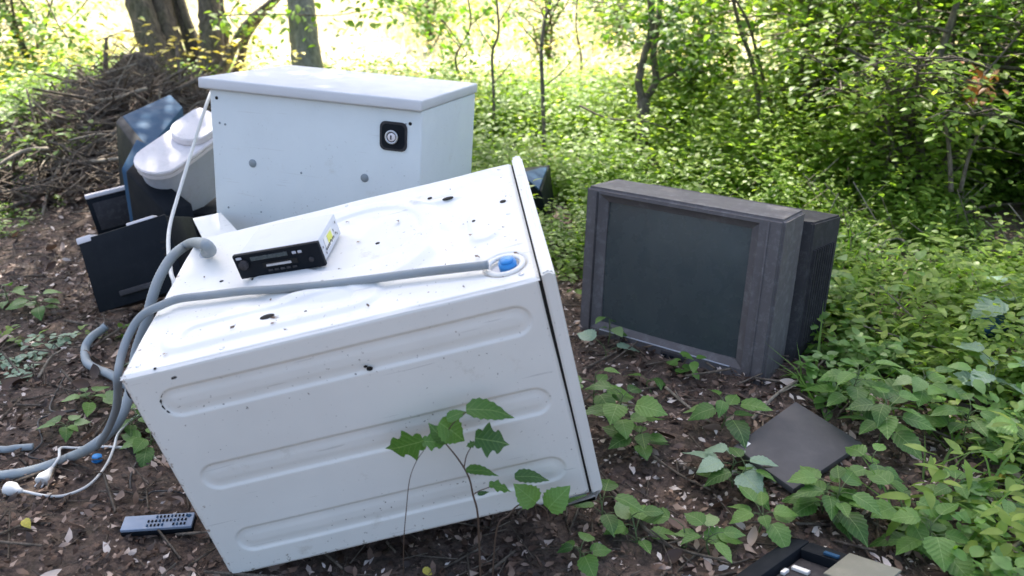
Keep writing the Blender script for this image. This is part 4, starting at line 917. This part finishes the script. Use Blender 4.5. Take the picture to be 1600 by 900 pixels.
# ================================================================ PLANTS WITH LEAVES ONE CAN PICK OUT
def leafmesh(ns, w, droop, fold, serr, v, m, lob=0):
    V, T3, T4 = tmpl_leaf(ns, w, droop, fold, serr, lob); V = V.copy(); V[:, 2] += (np.sin(V[:, 0]*9+V[:, 1]*14+v*9)*.015); return npmesh('leaf', V, [T3, T4], m, np.full(len(V), v))
LM = {k: [leafmesh(15, w, dr_, fo, .07, v, m) for w, dr_, fo, v in ((.34, .22, .18, .35), (.40, .35, .12, .5), (.30, .18, .3, .6), (.44, .3, .2, .75), (.36, .5, .15, .25))] for k, m in (('g', M_leafn), ('p', M_leafp))}
LM['l'] = [leafmesh(17, .34, .3, .1, .04, v, M_leafn, .28) for v in (.15, .3)]
def leaf(t, p, d, s, kind='g', roll=0., which=None):
    R = frames(np.array([d], float), np.array([roll]))[0]; ms = LM[kind]; me = ms[which if which is not None else rng.randint(len(ms))]
    o = bpy.data.objects.new('leaf', me); C.objects.link(o); o.parent = t
    p = np.asarray(p)-np.array(t.location); M_ = Matrix([[*(R[0]*s), p[0]], [*(R[1]*s), p[1]], [*(R[2]*s), p[2]], [0, 0, 0, 1]]); o.matrix_local = M_
def plant(px, py, hgt, nl, size, label, kind='g', spread=.5, cat='plant', tilt=(0, 0)):
    g = GG(px, py+hgt*330, 0); size = size*1.32; nl = int(nl*1.15+.5); t = empty('leafy_plant', g); tag(t, label, cat, 'leafy plants on the forest floor')
    top = g+np.array([tilt[0], tilt[1], hgt]); b = MB(); ax = spline([g, (g+top)/2+rng.randn(3)*.01, top], 5); b.tube(rel(t, ax), np.linspace(.0028, .0016, len(ax)), 5)
    for k in range(nl):
        f = .35+.65*(k+1)/nl; q = ax[int(f*(len(ax)-1))]; a = k*2.4+rng.rand()*.5; s = size*(.7+.5*rng.rand())*(1.2-.35*f)
        d = np.array([math.cos(a), math.sin(a), .15+.35*f]); pet = q+d*s*spread; b.tube(rel(t, [q, (q+pet)/2+[0, 0, .004], pet]), [.0013, .0011, .001], 4)
        leaf(t, pet, [d[0], d[1], -.1+.35*rng.rand()], s, kind, (rng.rand()-.5)*.7)
    b.build('stem', M_stem, t)
for a in ((968, 640, .16, 9, .060, 'bright leafy plant against the lower right side edge of the washing machine'),
          (1000, 685, .09, 8, .052, 'star of fresh green leaves on the soil a hand right of the washing machine'),
          (1018, 597, .05, 3, .042, 'little bright seedling on bare soil below the television left side'),
          (928, 600, .14, 5, .060, 'green plant squeezed between washing machine side and television'),
          (1125, 640, .10, 7, .062, 'plant with large round crumpled leaves left of the charcoal board'),
          (1145, 735, .08, 6, .058, 'bluish green plant touching the left corner of charcoal board', 'p'),
          (1160, 745, .08, 6, .050, 'green plant in front of the left corner of charcoal board'),
          (1065, 835, .06, 2, .060, 'single heart-shaped leaf on a low stalk, mid lower right'),
          (1185, 815, .06, 7, .046, 'broad-leaved plant just above the broken monitor frame'),
          (1285, 772, .09, 9, .050, 'lush plant overlapping the near corner of charcoal board'),
          (1352, 735, .10, 8, .050, 'plant spreading leaves over the right corner of charcoal board'),
          (1300, 790, .12, 10, .058, 'bushy plant directly behind the circuit board of the broken monitor'),
          (1395, 800, .10, 6, .070, 'plant with pale broad leaves right of the broken monitor'),
          (1440, 840, .11, 9, .058, 'bushy green plant low down, right of the pale broad leaves'),
          (1370, 650, .16, 12, .062, 'tall dark green plant right of the charcoal board'),
          (1330, 600, .17, 12, .060, 'dark leafy plant hugging the right rear of the television'),
          (1430, 610, .16, 12, .060, 'dense green plant midway between the television and right edge'),
          (1500, 660, .14, 10, .058, 'green plant beside the patch of bare soil at right'),
          (1565, 480, .20, 6, .090, 'large pale grey-green leaves over the dark scrap at right edge', 'p'),
          (1540, 590, .14, 6, .080, 'pale grey-green broad leaves below the dark scrap', 'p'),
          (1560, 790, .09, 8, .060, 'plant with long drooping leaves near the bottom right corner'),
          (1590, 700, .13, 9, .058, 'green plant at the right edge beside a yellow leaf'),
          (1480, 770, .10, 8, .050, 'small leafed plant right of centre in the bottom right undergrowth'),
          (935, 790, .09, 6, .055, 'leafy plant tucked under the lower right corner of the washing machine'),
          (985, 820, .07, 5, .052, 'low green plant on dark soil below the machine corner'),
          (905, 868, .05, 4, .042, 'small seedling at the bottom edge below the washing machine'),
          (1110, 850, .07, 6, .050, 'low plant left of the broken monitor frame'),
          (950, 505, .10, 4, .035, 'small sprig of leaves in front of the television screen corner'),
          (942, 545, .05, 2, .060, 'low plant with pale leaf in front of the television bottom left', 'p'),
          (60, 470, .06, 8, .050, 'bright green clump on the soil near the left edge'),
          (15, 455, .09, 7, .050, 'green clump cut by the left edge of the picture'),
          (140, 625, .04, 6, .045, 'yellow-green seedling left of the hoses'),
          (225, 655, .06, 9, .048, 'green plant in the angle between hoses and washing machine'),
          (240, 690, .04, 7, .045, 'low green plant under the overhanging side of washing machine'),
          (105, 672, .03, 5, .040, 'tiny green seedling above the drain hose')):
    plant(*a)
# dense extra leaves near the lower right, as part of the mass
P_ = sample(1500, .5, 1.7, 1.25, 2.5, lambda x, y: np.clip((vn(x, y, 4, 21)-.45)*4, 0, 1)*clear(x, y)*(.06+.94*(x > .9)))
plants('broad_undergrowth', P_, .03+.10*rng.rand(len(P_)), 2, 3, .05, M_leafn, 'broad-leaved green ground cover in the lower right', 'undergrowth', T_near, .1, .9)
# yellow fallen leaves
for px, py, s in ((1580, 745, .06), (37, 812, .03), (660, 893, .03)):
    g = GG(px, py, .02); o = bpy.data.objects.new('fallen_leaf', leafmesh(11, .36, .3, .3, .05, .5, M_flower)); C.objects.link(o); o.location = g; o.scale = (s, s, s); o.rotation_euler = (.3, .2, px)
    tag(o, {1580: 'yellow fallen leaf on bare soil near the right edge', 37: 'tiny yellow fallen leaf on soil at the far lower left', 660: 'tiny yellow-green leaf beneath the washing machine bottom edge'}[px], 'leaf')
# the seedling tree in front of the machine's side
WY = -.075
O = lambda x, y, k=0: onw(x, y, 1, WY-k)
gb = GG(752, 935); yt = empty('seedling', gb); tag(yt, 'slender seedling with dark ragged leaves growing in front of the washing machine side', 'seedling')
def st(P, r0, r1): MB().tube(rel(yt, spline(P, 6)), np.linspace(r0, r1, 6*(len(P)-1)+1), 6).build('stem', M_stemb, yt)
st([gb, O(749, 850), O(746, 800), O(739, 773), O(734, 750), O(725, 731), O(712, 712), O(697, 694)], .0026, .0014)
st([O(725, 731), O(729, 712), O(736, 699), O(742, 692)], .0013, .0009); st([O(739, 773), O(749, 767), O(760, 763), O(772, 758)], .0012, .0008)
st([O(697, 694), O(702, 670), O(720, 650), O(735, 640)], .0013, .0009)
st([GG(630, 915), O(631, 845), O(635, 795), O(640, 750), O(650, 722), O(662, 704)], .0012, .0007)
st([GG(768, 930), O(776, 828), O(795, 805), O(809, 790), O(825, 786), O(842, 789), O(853, 797), O(856, 806)], .0020, .0012); st([O(836, 788), O(838, 800), O(838, 812)], .001, .0008)
camv = np.array([0, 0, 0.])
def pleaf(x0, y0, x1, y1, kind, width, which=None, face=.75, roll=0):
    a, b_ = O(x0, y0), O(x1, y1, .004); d = b_-a; s = np.linalg.norm(d); d = d/s
    view = CAM-(a+b_)/2; view /= np.linalg.norm(view); n0 = view-d*np.dot(view, d); n0 /= np.linalg.norm(n0); y_ = np.cross(n0, d)
    n1 = n0*math.cos(roll)+y_*math.sin(roll); y1_ = np.cross(n1, d); R = np.stack([d*s, y1_*s*width, n1*s], 1)
    ms = LM[kind]; o = bpy.data.objects.new('leaf', ms[which if which is not None else 0]); C.objects.link(o); o.parent = yt; p = a-np.array(yt.location)
    o.matrix_local = Matrix([[*R[0], p[0]], [*R[1], p[1]], [*R[2], p[2]], [0, 0, 0, 1]])
pleaf(662, 688, 600, 712, 'l', 1.0, 0, roll=.5); pleaf(660, 690, 700, 688, 'l', .95, 1, roll=.4); pleaf(700, 690, 672, 672, 'g', 1.0, 4, roll=.4); pleaf(686, 660, 732, 690, 'g', 1.1, 0, roll=.2)
pleaf(698, 655, 722, 640, 'g', .9, 4, roll=.5); pleaf(728, 640, 802, 632, 'g', .75, 4, roll=.6); pleaf(742, 692, 728, 698, 'l', 1.0, 1); pleaf(742, 685, 799, 690, 'l', 1.15, 0, roll=.3)
pleaf(728, 735, 776, 728, 'g', .6, 4, roll=.7); pleaf(764, 757, 802, 762, 'l', .7, 1, roll=.6); pleaf(804, 745, 857, 738, 'g', .65, 4, roll=.5)
pleaf(838, 785, 808, 762, 'g', .95, 3, roll=.1); pleaf(856, 795, 884, 764, 'g', 1.05, 1, roll=.1); pleaf(746, 772, 762, 769, 'g', .6, 4)
